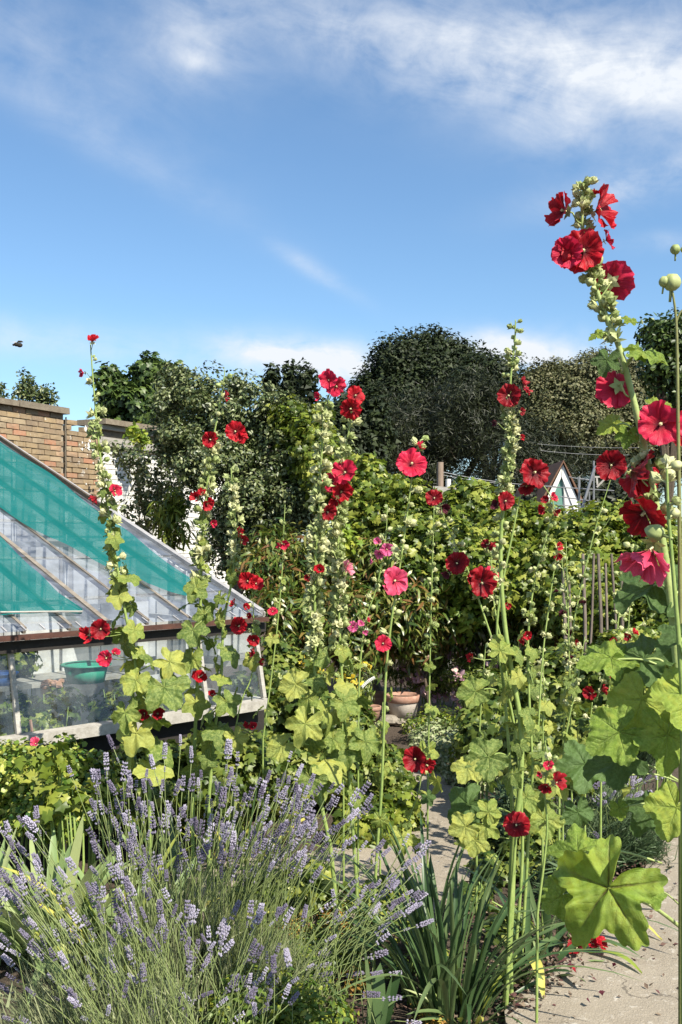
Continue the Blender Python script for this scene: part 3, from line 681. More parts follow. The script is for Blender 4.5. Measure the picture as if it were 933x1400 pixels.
# ------------------------------------------------------------------ terracotta pots, edging stones
def pot(px, py, wpx, hpx, mat, label, full=True):
    Y = CH*F/(py-HZ); r = wpx/F*Y/2; h = hpx/F*Y; p = ground(px, py)
    t = empty('flower_pot', p, label, 'flower pot', 'pots by the path')
    MB().lathe([(.01, .005), (r*.78, 0), (r*.95, h*.72)], k=28).build('pot_body', mat, t, True)
    MB().lathe([(r*.94, h*.70), (r*1.04, h*.74), (r*1.05, h*.97), (r*1.0, h), (r*.9, h*.97), (r*.86, h*.7)], k=28).build('rim', M['terracotta'], t, True)
    MB().lathe([(.001, h*.88), (r*.9, h*.86)], k=28).build('soil', M['soil'], t)
pot(551, 983, 45, 34, M['pot_pale'], 'large pale lime-stained terracotta pot beside the stones')
pot(508, 985, 26, 20, M['terracotta'], 'orange terracotta pot left of the large pale pot')
pot(517, 968, 20, 22, M['terracotta'], 'small orange pot behind the left one')
def under(): pass
sl = []
for i in range(30):
    px = random.choice((random.uniform(575, 640), random.uniform(520, 600), random.uniform(560, 680))); py = random.uniform(968, 1012); Y = CH*F/(py-HZ)
    s = random.uniform(.05, .12); sl.append(1)
    p = ground(px, py); mb = MB(); mb.ball((0, 0, 0), s, s*.8, s*.45, 8, 5, .18); o = mb.build('stone', M['stone'], None, False); o.location = p+Vector((0, 0, s*.2)); o.rotation_euler = (0, 0, random.uniform(0, 6))
    tag(o, 'rough brown edging stone in the row beside the pale pot', 'stone', 'edging stones by the pale pot')
mb = MB()
pts = spline([at(342, 962, 7.6), at(360, 968, 7.6), at(385, 968, 7.7), at(398, 966, 7.8)])
for i in range(0, len(pts)-1): mb.tube([pts[i], pts[i].lerp(pts[i+1], .8)], .012, 5)
tag(mb.build('rope', M['white_paint']), 'white rope lying at the glasshouse corner', 'rope', 'white ropes')
mb = MB(); pts = spline([at(494, 941, 8), at(503, 932, 8), at(513, 926, 8)])
for i in range(0, len(pts)-1): mb.tube([pts[i], pts[i].lerp(pts[i+1], .8)], .013, 5)
tag(mb.build('rope', M['white_paint']), 'short white rope left of the potted asters', 'rope', 'white ropes')

# ------------------------------------------------------------------ bumblebee in the sky
bee = empty('bumblebee', at(23, 471, 2.9), 'dark bumblebee flying in the sky above the brick wall', 'bee')
MB().ball((0, 0, 0), .0085, .006, .006, 10, 7, .04).build('thorax', M['bee_dark'], bee, True)
MB().ball((.009, 0, -.002), .009, .006, .0065, 10, 7, .04).build('abdomen', M['bee_dark'], bee, True)
MB().ball((-.009, 0, -.001), .0035, .0035, .0035, 8, 5).build('head', M['bee_dark'], bee, True)
for s in (-1, 1):
    MB().add([(0, 0, .005), (s*.006+.001, -s*.008, .010), (s*.018, -s*.010, .009), (s*.020, s*.001, .007), (s*.01, s*.004, .006)], [(0, 1, 2, 3, 4)]).build('wing', M['weathered'], bee)
# ------------------------------------------------------------------ foliage made of many small leaves
LT = {
 'oval': ([(0, 0, 0), (.28, .45, .06), (0, 1, -.08), (-.28, .45, .06)], [(0, 1, 2), (0, 2, 3)]),
 'long': ([(0, 0, 0), (.11, .35, .02), (.07, .75, -.10), (0, 1.05, -.28), (-.07, .75, -.10), (-.11, .35, .02)], [(0, 1, 5), (1, 2, 4), (1, 4, 5), (2, 3, 4)]),
 'needle': ([(-.07, 0, 0), (.07, 0, 0), (0, 1, .05)], [(0, 1, 2)]),
 'tri': ([(-.38, .1, 0), (.38, .1, 0.05), (.1, 1, 0)], [(0, 1, 2)]),
}
V_ = [(0, .38, .10)]; 
for k in range(12):
    t = -math.pi/2+.26+(2*math.pi-.52)*k/11; r = (.62 if k % 2 else .40)*(1 if k not in (0, 11) else .8); V_.append((math.cos(t)*r, .38+math.sin(t)*r, -.05+.07*(k % 3)-.05*(k % 2)))
LT['vine'] = (V_, [(0, k+1, k+2) for k in range(11)])
V2 = [(0, .4, .05)]+[(math.cos(t)*r, .4+math.sin(t)*.5*r/.4, z) for t, r, z in [(-1.57+k*1.0472, .42 if k else .2, -.04*(k % 2)) for k in range(6)]]
LT['round'] = (V2, [(0, 1+k, 1+(k+1) % 6) for k in range(6)])
def scatter(P, N, size, leaf, Tn=None, sj=.35):
    """P points, N normals -> one vertex and face array of leaves"""
    V0, F0 = LT[leaf]; V0 = np.array(V0); F0 = np.array(F0); n = len(P)
    N = N/np.linalg.norm(N, axis=1, keepdims=True)
    A = rng.normal(size=(n, 3)) if Tn is None else Tn+rng.normal(scale=.35, size=(n, 3))
    A -= (A*N).sum(1, keepdims=True)*N; A /= np.linalg.norm(A, axis=1, keepdims=True)
    B = np.cross(A, N); S = size*(1+rng.uniform(-sj, sj, size=(n, 1, 1)))
    V = P[:, None]+S*(V0[None, :, 0:1]*B[:, None]+V0[None, :, 1:2]*A[:, None]+V0[None, :, 2:3]*N[:, None])
    Fa = F0[None]+(np.arange(n)*len(V0))[:, None, None]
    return V.reshape(-1, 3), Fa.reshape(-1, 3)
def crown_points(blobs, n, nc, cr, shell=.55, flat=1):
    """leaves gathered in clumps over lumpy ellipsoids"""
    vol = np.array([max(b[3]*b[5], b[3]*b[4], .01) for b in blobs]); vol = vol/vol.sum()
    Ps = []; Ns = []
    for b, f in zip(blobs, vol):
        c = np.array(b[:3]); r = np.array(b[3:6]); k = max(3, int(nc*f)); m = max(1, int(n*f/k))
        d = rng.normal(size=(k, 3)); d /= np.linalg.norm(d, axis=1, keepdims=True)
        rad = rng.uniform(shell, 1.08, size=(k, 1))
        cc = c+d*r*rad; cs = cr*rng.uniform(.6, 1.4, size=(k, 1, 1))
        off = rng.normal(size=(k, m, 3)); off /= np.maximum(1e-6, np.linalg.norm(off, axis=2, keepdims=True)); off *= rng.uniform(.3, 1, size=(k, m, 1))**.5
        p = cc[:, None]+off*cs*np.array([1, 1, flat])
        nn = off*.8+(d/r*r.mean())[:, None]*.5+np.array([0, 0, .45])+rng.normal(scale=.45, size=(k, m, 3))
        Ps.append(p.reshape(-1, 3)); Ns.append(nn.reshape(-1, 3))
    return np.concatenate(Ps), np.concatenate(Ns)
def foliage(name, blobs, n, nc, cr, size, leaf, mat, parent=None, droop=0, shell=.55, flat=1, zmin=0.02, up=0):
    P, N = crown_points(blobs, n, nc, cr, shell, flat); k = P[:, 2] > zmin; P, N = P[k], N[k]
    Tn = None
    if droop: Tn = np.tile(np.array([0, 0, -droop]), (len(P), 1))+rng.normal(scale=.5, size=(len(P), 3))
    if up: N = N+np.array([0, 0, up])
    V, Fa = scatter(P, N, size, leaf, Tn)
    if parent: V = V-np.array(parent.location)
    o = obj(name, mesh(name, V, Fa, M[mat]), parent); return o
def B(px, py, Y, rx, ry, rd=None):
    """ellipsoid at a picture place and depth; rx, ry in picture pixels, rd depth in metres"""
    c = at(px, py, Y); return (c.x, c.y, c.z, rx*Y/F, rd if rd else (rx+ry)/2*Y/F, ry*Y/F)
def limbs(root, base, tops, r, mat, name='trunk'):
    mb = MB(); base = Vector(base); top = Vector((sum(t[0] for t in tops)/len(tops), sum(t[1] for t in tops)/len(tops), 0)); zt = min(t[2] for t in tops)
    fork = base.lerp(Vector((top.x, top.y, max(zt*.6, .3))), .75)
    mb.tube(spline([base, base.lerp(fork, .5)+Vector((r*.6, 0, 0)), fork]), [r*(1.25-.06*i) for i in range(13)][:13], 8)
    mb.build(name, mat, root, loc=root.location)
    mb = MB()
    for t in tops:
        t = Vector(t); m = fork.lerp(t, .5)+Vector((random.uniform(-1, 1)*r, 0, r*2)); pts = spline([fork, m, t]); mb.tube(pts, [r*.6*(1-i/len(pts)*.85) for i in range(len(pts))], 6)
        for q in range(4):
            s = pts[random.randint(3, len(pts)-2)]; e = s+Vector((random.uniform(-1, 1), random.uniform(-1, 1), random.uniform(-.3, .4)))*(t-fork).length*.12
            mb.tube([s, s.lerp(e, .5)+Vector((0, 0, r)), e], [r*.22, r*.16, r*.06], 4)
    mb.build('limbs', mat, root, loc=root.location)
def tree(name, label, px, Y, blobs, n, nc, cr, size, leaf, mat, r=.2, bark='bark', group=None, cat='tree', lump=12, **kw):
    b = at(px, 738, Y); b.z = 0
    t = empty(name, b, label, cat, group)
    limbs(t, b, [(q[0], q[1], q[2]) for q in blobs[:9]], r, M[bark])
    big = list(blobs)
    for q in blobs:      # lumps of leaf standing proud of the crown
        for k in range(lump):
            d = rng.normal(size=3); d /= np.linalg.norm(d); f = rng.uniform(.16, .40); g_ = rng.uniform(.8, 1.12)
            if d[1] > .5: d[1] *= -1
            big.append((q[0]+d[0]*q[3]*g_, q[1]+d[1]*q[4]*g_, q[2]+d[2]*q[5]*g_, q[3]*f, q[4]*f, q[5]*f))
    blobs = big
    o = foliage('crown', blobs, n, nc, cr, size, leaf, mat, t, **kw); o['kind'] = 'stuff'
    return t
TG = 'trees beyond the garden'
tree('oak_tree', 'great dark oak rising highest behind the garden', 580, 48, [B(575, 515, 48, 50, 40), B(545, 503, 48, 30, 24), B(618, 502, 48, 32, 20), B(578, 484, 48, 26, 18), B(600, 478, 48, 16, 12), B(520, 545, 48, 30, 36), B(640, 540, 48, 42, 34), B(585, 560, 48, 85, 60), B(500, 590, 48, 40, 50)],
     120000, 620, .85, .18, 'tri', 'fol_oak', .5, group=TG)
tree('oak_tree', 'dark rounded oak crown just right of the great oak', 670, 46, [B(668, 520, 46, 28, 28), B(688, 545, 46, 26, 40), B(650, 555, 46, 40, 50)], 32000, 190, .75, .18, 'tri', 'fol_oak', .3, group=TG)
tree('yew_tree', 'dark feathery yew mass below the oak crown', 625, 34, [B(560, 620, 34, 60, 70), B(630, 600, 34, 45, 75), B(672, 610, 34, 38, 70), B(600, 560, 35, 26, 26), B(520, 620, 34, 40, 60)], 42000, 480, .42, .20, 'needle', 'fol_yew', .3, group=TG, flat=1.7, up=-.3)
tree('yew_tree', 'dark yew behind the steep shed', 735, 32, [B(725, 635, 32, 42, 62), B(770, 660, 33, 60, 50), B(700, 640, 31, 32, 60), B(840, 665, 33, 60, 45)], 26000, 320, .42, .19, 'needle', 'fol_yew', .3, group=TG, flat=1.5)
tree('holm_oak', 'grey green feathery tree right of the tall hollyhock tip', 760, 42, [B(745, 530, 42, 26, 24), B(775, 550, 42, 42, 46), B(735, 565, 42, 26, 36), B(800, 530, 42, 34, 40), B(770, 600, 42, 60, 45)], 80000, 900, .42, .13, 'oval', 'fol_grey', .35, group=TG)
tree('holm_oak', 'larger grey green tree behind the tallest red hollyhock', 840, 43, [B(822, 525, 43, 30, 36), B(848, 520, 43, 28, 30), B(860, 560, 43, 46, 50), B(825, 590, 43, 50, 50), B(890, 600, 43, 50, 60)], 80000, 860, .44, .135, 'oval', 'fol_grey', .35, group=TG)
tree('ash_tree', 'sparse green tree at the right edge behind the seed heads', 915, 26, [B(900, 458, 26, 22, 18), B(925, 465, 26, 26, 28), B(905, 495, 26, 28, 30), B(930, 520, 26, 30, 50)], 7000, 130, .28, .15, 'oval', 'fol_maple', .16, group=TG, shell=.3)
tree('maple_tree', 'dark green maple showing above the white wall coping', 190, 20, [B(150, 528, 20, 10, 16), B(165, 545, 20, 20, 22), B(205, 512, 20, 14, 18), B(215, 540, 20, 20, 30), B(190, 560, 20, 48, 30), B(232, 525, 20, 12, 22)], 9500, 150, .19, .125, 'vine', 'fol_maple', .13, group=TG)
tree('cypress', 'dark pointed evergreen tip nearest the left behind the silver shrub', 372, 24, [B(372, 522, 24, 6, 16), B(374, 560, 24, 11, 26), B(374, 610, 24, 18, 40)], 3600, 60, .16, .13, 'tri', 'fol_oak', .1, group='pointed evergreens', flat=1.6)
tree('cypress', 'tallest dark pointed evergreen in the middle of the three', 399, 24, [B(400, 520, 24, 7, 18), B(400, 555, 24, 14, 26), B(400, 620, 24, 22, 45)], 4500, 70, .17, .13, 'tri', 'fol_oak', .1, group='pointed evergreens', flat=1.6)
tree('cypress', 'dark pointed evergreen beside the top flowers of the middle hollyhock', 421, 23, [B(421, 526, 23, 6, 18), B(421, 562, 23, 12, 26), B(422, 620, 23, 20, 45), B(450, 600, 23, 26, 40)], 5500, 80, .17, .13, 'tri', 'fol_oak', .1, group='pointed evergreens', flat=1.6)
tree('cypress', 'low dark evergreen between the cypresses and the oak', 478, 24, [B(470, 595, 24, 30, 45), B(500, 610, 24, 30, 50)], 6000, 90, .2, .14, 'tri', 'fol_oak', .1, group='pointed evergreens')
tree('sapling', 'small thin tree seen above the brick wall coping', 42, 18, [B(40, 522, 18, 9, 13), B(32, 540, 18, 12, 8), B(50, 538, 18, 12, 9)], 750, 34, .11, .085, 'oval', 'fol_silver', .035, group='saplings above the wall', shell=.2)
tree('sapling', 'tiny twiggy tree right of the sapling above the wall', 68, 18, [B(70, 540, 18, 9, 10), B(62, 550, 18, 8, 6)], 380, 22, .10, .08, 'oval', 'fol_silver', .028, group='saplings above the wall', shell=.2)
tree('sapling', 'sapling cut by the left edge of the view', -4, 18, [B(-4, 536, 18, 8, 12)], 260, 14, .10, .08, 'oval', 'fol_silver', .028, group='saplings above the wall', shell=.2)

# big silvery shrub and neighbours against the wall
tree('silver_shrub', 'tall silvery leaved shrub growing above the white wall', 310, 12.2, [B(240, 545, 12.6, 30, 34), B(290, 545, 12.4, 40, 34), B(340, 560, 12.2, 44, 42), B(300, 610, 12.2, 70, 50), B(390, 610, 12, 50, 56), B(350, 670, 12, 62, 52), B(235, 605, 13, 26, 36), B(430, 650, 12, 40, 60), B(390, 700, 12, 50, 40), B(315, 735, 12.2, 38, 40), B(360, 740, 12, 40, 40)],
     70000, 1000, .12, .052, 'oval', 'fol_silver', .05, 'bark_grey', cat='shrub', group='shrubs at the wall', shell=.45)
tree('wall_shrub', 'loose dark shrub trained on the white wall above the roof edge', 205, 13.6, [B(180, 630, 14, 26, 26), B(215, 660, 13.6, 34, 34), B(200, 700, 13.2, 34, 26), B(235, 690, 13.2, 24, 30), B(250, 640, 14, 22, 26)], 3400, 150, .10, .07, 'oval', 'fol_silver', .04, cat='shrub', group='shrubs at the wall', shell=.3)
tree('wall_shrub', 'pale green climber with drooping leaves against the white wall', 240, 12.4, [B(238, 690, 12.4, 14, 16), B(240, 720, 12.4, 16, 24), B(228, 700, 12.4, 14, 16)], 900, 60, .10, .14, 'long', 'fol_vine', .025, cat='shrub', group='shrubs at the wall', droop=1.2, shell=.2)
tree('creeper', 'yellowing creeper hanging from the white wall coping', 190, 15, [B(188, 592, 14.9, 9, 10), B(193, 606, 14.9, 6, 9)], 300, 20, .07, .09, 'oval', 'fol_vine_y', .02, cat='climber', shell=.2)
# vines
tree('grape_vine', 'bright green vine spilling over the far end of the silver shrub', 520, 10.5, [B(430, 600, 11.6, 22, 28), B(455, 660, 11.2, 26, 40), B(505, 665, 10.6, 36, 34), B(545, 690, 10.4, 40, 30), B(500, 710, 10.4, 50, 32), B(420, 620, 11.7, 14, 30), B(395, 580, 11.8, 12, 20)], 9520, 220, .17, .066, 'vine', 'fol_vine', .04, cat='vine', group='vines', shell=.4)
tree('grape_vine', 'dense bright green vine below the wooden posts', 640, 9.6, [B(590, 722, 10.3, 44, 40), B(650, 712, 9.8, 40, 34), B(640, 700, 9.9, 22, 22), B(615, 770, 9.4, 60, 46), B(690, 735, 9.6, 50, 34), B(560, 760, 9.4, 40, 40), B(680, 790, 9.2, 60, 46)], 18700, 330, .17, .066, 'vine', 'fol_vine', .04, cat='vine', group='vines', shell=.4)
tree('grape_vine', 'bright vine hedge in front of the steep shed', 770, 9.4, [B(745, 738, 9.6, 42, 26), B(800, 742, 9.4, 46, 28), B(860, 740, 9.2, 50, 34), B(760, 790, 9, 60, 50), B(840, 800, 9, 60, 50), B(900, 760, 9, 50, 40), B(835, 728, 9.3, 22, 18)], 20400, 340, .17, .066, 'vine', 'fol_vine', .04, cat='vine', group='vines', shell=.4)
tree('bean_row', 'fresh green climbing plants behind the row of stakes', 850, 8, [B(880, 830, 7.8, 50, 50), B(840, 850, 7.8, 44, 44), B(900, 870, 7.6, 50, 40), B(790, 840, 8, 40, 50), B(920, 810, 7.8, 40, 60)], 11000, 300, .11, .058, 'vine', 'fol_vine', .02, cat='climber', group='vines', shell=.4)
tree('grape_vine', 'yellowish vine shoots among the dark long leaved bush', 590, 8.4, [B(600, 850, 9.9, 22, 30), B(465, 742, 9.2, 22, 16), B(605, 835, 9.8, 16, 14), B(640, 840, 9.2, 20, 26)], 900, 50, .12, .075, 'vine', 'fol_vine_y', .02, cat='vine', group='vines', shell=.3)
# long-leaved peach bush
tree('peach_bush', 'dark glossy long leaved bush in the centre of the garden', 480, 8.8, [B(390, 770, 9.6, 46, 36), B(450, 775, 9.5, 50, 38), B(520, 785, 9.4, 60, 44), B(590, 805, 9.4, 50, 46), B(400, 840, 9.2, 50, 50), B(480, 850, 9.2, 56, 50), B(560, 850, 9.2, 50, 40), B(370, 800, 9.5, 26, 40)],
     24000, 500, .16, .105, 'long', 'fol_peach', .04, cat='shrub', group='bushes in the beds', droop=.8, shell=.4)
tree('peach_bush', 'dark long leaved bush under the leaning red flowers', 640, 8.2, [B(640, 840, 9.6, 50, 46), B(700, 845, 9.5, 50, 50), B(620, 810, 9.7, 40, 30), B(740, 870, 9.2, 40, 46)], 8000, 220, .15, .11, 'long', 'fol_peach', .03, cat='shrub', group='bushes in the beds', droop=.8, shell=.4)
# bushes lower down
def bush(name, label, blobs, n, nc, cr, size, leaf, mat, cat='plant', group='leafy plants in the beds', flowers=None, **kw):
    c = blobs[0]; t = empty(name, Vector((c[0], c[1], 0)), label, cat, group)
    mb = MB()
    for b in blobs:
        for q in range(5):
            e = Vector((b[0]+random.uniform(-.7, .7)*b[3], b[1]+random.uniform(-.5, .5)*b[4], max(.1, b[2]+random.uniform(-.5, .8)*b[5]))); s = Vector((b[0]*.6+e.x*.4, b[1]*.6+e.y*.4, 0))
            mb.tube([s, s.lerp(e, .5)+Vector((.02, 0, .03)), e], [.008, .006, .003], 4)
    mb.build('stems', M['stem'], t, loc=t.location)['kind'] = 'stuff'
    o = foliage('foliage', blobs, n, nc, cr, size, leaf, mat, t, **kw); o['kind'] = 'stuff'
    if flowers:
        fm, fn, fs = flowers; P, N = crown_points(blobs, fn*2, fn//2, .04, .95); k = (P[:, 1] < c[1]+.1) & (P[:, 2] > .1)
        P = P[k][:fn*3]; 
        allV = []; allF = []; off = 0
        for rep in range(3):
            V, Fa = scatter(P+rng.normal(scale=fs*.3, size=P.shape), rng.normal(size=P.shape)+np.array([.3, -.8, .6]), fs, 'round'); allV.append(V); allF.append(Fa+off); off += len(V)
        o = obj('blossom', mesh('blossom', np.concatenate(allV)-np.array(t.location), np.concatenate(allF), M[fm]), t); o['kind'] = 'stuff'
    return t
bush('aster_bush', 'bushy aster with small pink flowers behind the pale pot', [B(610, 918, 9.6, 60, 30), B(585, 925, 9.7, 30, 24), B(650, 930, 9.2, 40, 34), B(540, 908, 9.8, 30, 24)], 10000, 260, .07, .05, 'long', 'fol_mid', flowers=('aster', 130, .055))
bush('yellow_daisy', 'yellow flowering plant left of the white rope', [B(490, 935, 8.4, 26, 26), B(415, 930, 8.2, 34, 26)], 2600, 70, .07, .05, 'long', 'fol_mid', flowers=('yellow_fl', 26, .045))
bush('pale_herb', 'pale silvery herb beyond the red flower by the path', [B(620, 1040, 7.0, 40, 30), B(600, 1010, 7.6, 40, 22), B(650, 1060, 6.6, 36, 30)], 5000, 160, .06, .035, 'oval', 'fol_pale', flowers=('white_fl', 22, .03))
bush('creeping_herb', 'mixed low plants on the gravel beside the pot', [B(600, 990, 8.2, 50, 14), B(660, 985, 8.0, 40, 20)], 3000, 120, .07, .03, 'oval', 'fol_marjoram')
bush('leafy_plant', 'dark green leafy plant between glasshouse corner and hollyhocks', [B(385, 930, 7.4, 30, 44), B(370, 990, 7, 34, 40), B(420, 980, 6.9, 36, 44), B(470, 1000, 6.9, 36, 44)], 7500, 220, .08, .055, 'vine', 'fol_mid', shell=.35)
bush('leafy_plant', 'dark green leafy plant beneath the middle hollyhocks', [B(450, 1060, 6.2, 50, 44), B(390, 1060, 6.0, 40, 44), B(500, 1070, 6.2, 36, 50), B(540, 1060, 6.4, 24, 34)], 7500, 220, .08, .055, 'vine', 'fol_mid', shell=.35)
bush('leafy_plant', 'leafy undergrowth in shade below the glasshouse sill', [B(200, 1070, 5.0, 60, 50), B(280, 1070, 5.1, 60, 56), B(340, 1060, 5.4, 40, 50)], 8000, 230, .07, .05, 'vine', 'fol_mid', shell=.35)
bush('leafy_plant', 'pale green plant mass behind the central hollyhock stems', [B(700, 960, 6.6, 60, 50), B(770, 940, 6.4, 50, 50), B(840, 930, 6.2, 46, 50), B(660, 1010, 6.2, 34, 44)], 9000, 260, .08, .055, 'vine', 'fol_mid', shell=.35)
bush('leafy_plant', 'fresh green plant mass right of the closed maroon flowers', [B(860, 900, 6.4, 50, 34), B(900, 930, 6.2, 50, 50)], 5000, 150, .08, .055, 'vine', 'fol_vine', shell=.35)
bush('leafy_plant', 'undergrowth behind the young hollyhock leaves at the path', [B(730, 1030, 5.6, 50, 50), B(790, 1020, 5.6, 40, 50)], 5000, 170, .07, .05, 'vine', 'fol_mid', shell=.35)
bush('leafy_plant', 'dark low plants in the shade behind the thick central stems', [B(680, 1210, 4.9, 40, 40, .2), B(735, 1180, 5.0, 40, 44, .2), B(660, 1160, 5.4, 34, 36, .2), B(700, 1280, 4.2, 34, 26, .15), B(640, 1250, 4.5, 30, 30, .15)], 6500, 230, .06, .045, 'vine', 'fol_mid', shell=.35)
bush('grassy_tuft', 'fine grassy tuft beside the central stems', [B(760, 1240, 4.6, 30, 50, .15), B(700, 1120, 5.3, 40, 40, .2)], 2600, 60, .06, .10, 'needle', 'lav_grey', shell=.35)
bush('dark_shrub', 'dark brownish shrub behind the steel frame', [B(810, 690, 16.5, 44, 28), B(850, 680, 16.8, 40, 34), B(730, 690, 17, 30, 26)], 7000, 160, .2, .11, 'oval', 'fol_yew', shell=.35, cat='shrub')
bush('box_bush', 'yellow green variegated bush below the glasshouse sill', [B(20, 1060, 4.5, 50, 40), B(80, 1055, 4.5, 44, 38), B(130, 1075, 4.5, 30, 44), B(-30, 1060, 4.5, 50, 44), B(60, 1110, 4.4, 60, 34)], 15000, 420, .05, .026, 'round', 'fol_box', cat='bush', group='low bushes', shell=.45)
bush('climbing_bindweed', 'darker round leaves scrambling through the variegated bush', [B(80, 1100, 4.15, 26, 22), B(60, 1040, 4.2, 40, 14), B(95, 1095, 4.1, 24, 20)], 170, 40, .06, .05, 'vine', 'fol_vine', group='low bushes')
bush('glasshouse_plants', 'green plants growing inside the glasshouse behind the front glass', [(*gh(-.95, .25, .62), .25, .2, .16), (*gh(-.62, .3, .62), .25, .2, .18), (*gh(-.3, .3, .64), .25, .2, .20), (*gh(-.7, .5, .9), .3, .12, .07), (*gh(-.2, .75, .92), .25, .12, .10), (*gh(.1, .3, .62), .25, .2, .18), (*gh(-1.2, .7, 1.15), .2, .2, .16), (*gh(.35, .35, .6), .2, .2, .15)], 8000, 220, .06, .045, 'vine', 'fol_mid', group='plants in the glasshouse', shell=.3)
bush('hanging_vine', 'leafy vine inside the upper left of the glasshouse front', [(*gh(-.85, .3, 1.06), .16, .12, .08), (*gh(-.55, .5, 1.1), .12, .12, .07), (*gh(-.98, .2, .95), .08, .08, .1)], 800, 40, .05, .06, 'vine', 'fol_mid', group='plants in the glasshouse', shell=.3)
for i, (z, h) in enumerate(((1.0, 0),)):
    pass
# yellow-green marjoram carpet and orange patches at the front
bush('marjoram', 'yellow green marjoram carpet under the lavender', [B(340, 1375, 2.95, 60, 40, .18), B(420, 1390, 2.95, 50, 30, .15), B(300, 1330, 3.3, 80, 40, .25), B(380, 1370, 3.2, 70, 40, .25), B(330, 1350, 3.75, 90, 50, .3), B(430, 1340, 3.8, 80, 50, .3), B(240, 1380, 3.5, 100, 40, .3), B(500, 1300, 4.1, 50, 30, .3), B(380, 1290, 4.2, 90, 34, .3), B(540, 1360, 3.7, 40, 30, .25)], 40000, 900, .045, .022, 'oval', 'fol_marjoram', group='low bushes', shell=.5)
bush('sedum', 'orange brown patch among the marjoram', [B(405, 1275, 4.05, 30, 18, .1), B(490, 1345, 3.65, 26, 22, .1), B(460, 1260, 4.2, 20, 12, .1), B(585, 1392, 3.4, 20, 8, .1)], 2400, 90, .035, .014, 'oval', 'fol_orange', group='low bushes')
bush('mint', 'fresh green herb by the foot of the dark iris clump', [B(580, 1300, 4.0, 30, 30, .15), B(600, 1370, 3.6, 30, 20, .12), B(520, 1240, 4.4, 50, 20, .15)], 2600, 110, .05, .036, 'vine', 'fol_vine', group='low bushes')
bush('grassy_herb', 'thin grassy tuft below the terracotta pots', [B(420, 1215, 4.4, 40, 16, .12), B(360, 1225, 4.4, 30, 14, .12), B(500, 1130, 5.4, 40, 30, .15), B(550, 1120, 5.6, 20, 30, .15)], 3000, 90, .07, .05, 'vine', 'fol_vine', group='low bushes')
# leaf litter
P = np.array([[random.uniform(-.1, .95), random.uniform(3.2, 4.6), .0] for _ in range(2600)]); P[:, 2] = rng.uniform(0, .02, len(P))
Q = []
for k in range(900):
    a_ = random.random(); p_ = ground(690+a_*215, 1400-a_*250); Q.append((p_.x+abs(random.gauss(0, .06))*1.2-.02, p_.y+random.gauss(0, .05), .052+random.random()*.008))
for k in range(220): Q.append((random.uniform(.5, 1.6), random.uniform(3.1, 5.2), .054))
P = np.concatenate([P, np.array(Q)])
V, Fa = scatter(P, rng.normal(scale=.5, size=P.shape)+np.array([0, 0, 1]), .022, 'oval')
tag(obj('leaf_litter', mesh('leaf_litter', V, Fa, M['litter'])), 'brown litter of dry leaves on the soil beside the path', 'litter', kind='stuff')
# ------------------------------------------------------------------ flower, bud and leaf shapes shared by the hollyhocks
def petal_mesh(mat, depth, close, seed, nu=16, nv=10):
    r_ = random.Random(seed); V = []; UV = []; Fs = []; ph = [r_.uniform(0, 6.3) for _ in range(5)]
    for j in range(nv+1):
        v = .04+.96*j/nv
        for i in range(nu+1):
            u = -1+2*i/nu
            ang = u*math.radians(49)*(.72+.28*v)
            edge = 1-.10*abs(u)**3+.035*math.sin(6*u+ph[0])+.03*math.sin(14*u+ph[1])+.02*math.sin(23*u+ph[4])
            r = v*(edge if v > .5 else 1)*close
            ruf = v**2.4*(.085*math.sin(4*u+ph[2])+.065*math.sin(9*u+ph[3])+.045*math.sin(16*u+ph[4]))+.010*v*math.sin(23*u+ph[1]+3*v)+.05*v*v*math.sin(3*v*4+2.2*u+ph[2])*math.sin(5*u+ph[0])-.05*v*v*(1-abs(u))*ph[0]/6.3
            z = depth*v**(.75 if depth > .5 else 1.25)-.10*(1-v)*0+.07*u*v+ruf-(.12*max(0, v-.75)*4*(1-close+.4) if depth < .5 else 0)
            V.append((r*math.sin(ang), r*math.cos(ang), z)); UV.append(((u+1)/2, v))
    for j in range(nv):
        for i in range(nu): k = j*(nu+1)+i; Fs.append((k, k+1, k+nu+2, k+nu+1))
    me = mesh('petal', V, Fs, mat, True); ul = me.uv_layers.new(name='UVMap')
    for l in me.loops: ul.data[l.index].uv = UV[l.vertex_index]
    return me
PET = {}
for c in ('red', 'rose', 'dark', 'pink', 'coral', 'blush', 'maroon'):
    for kd, (dp, cl) in {'open': (.32, 1), 'cup': (.78, .78), 'mid': (.55, .97)}.items():
        PET[c, kd] = [petal_mesh(M['petal_'+c], dp, cl, hash((len(c), kd == 'open', k)) % 1000+k) for k in range(3)]
mb = MB(); mb.tube([(0, 0, 0), (0, 0, .12), (0, 0, .30)], [.045, .05, .04], 7)
for i in range(26):
    t = i*2.4; z = .12+.2*i/26; mb.ball((.06*math.cos(t), .06*math.sin(t), z), .022, .022, .022, 4, 3)
STAMEN = mb.mesh('stamen', M['stamen'], True)
def calyx_mesh(openness, name='calyx', ball=.0):
    mb = MB()
    for k in range(5):
        a = k*2*math.pi/5; R = Matrix.Rotation(a, 3, 'Z')
        for w_ in (1,):
            P = [R @ Vector(p) for p in ((0, 0, -.16), (.15, .14, -.14), (-.15, .14, -.14), (.12, .26, -.09), (-.12, .26, -.09), (0, .46, -.07))]
            mb.add(P, [(0, 2, 1), (1, 2, 4, 3), (3, 4, 5)])
    mb.tube([(0, 0, -.14), (0, 0, -.45)], [.05, .04], 5)
    return mb
mbc = calyx_mesh(1.0); CALYX = mbc.mesh('flower', M['calyx'])
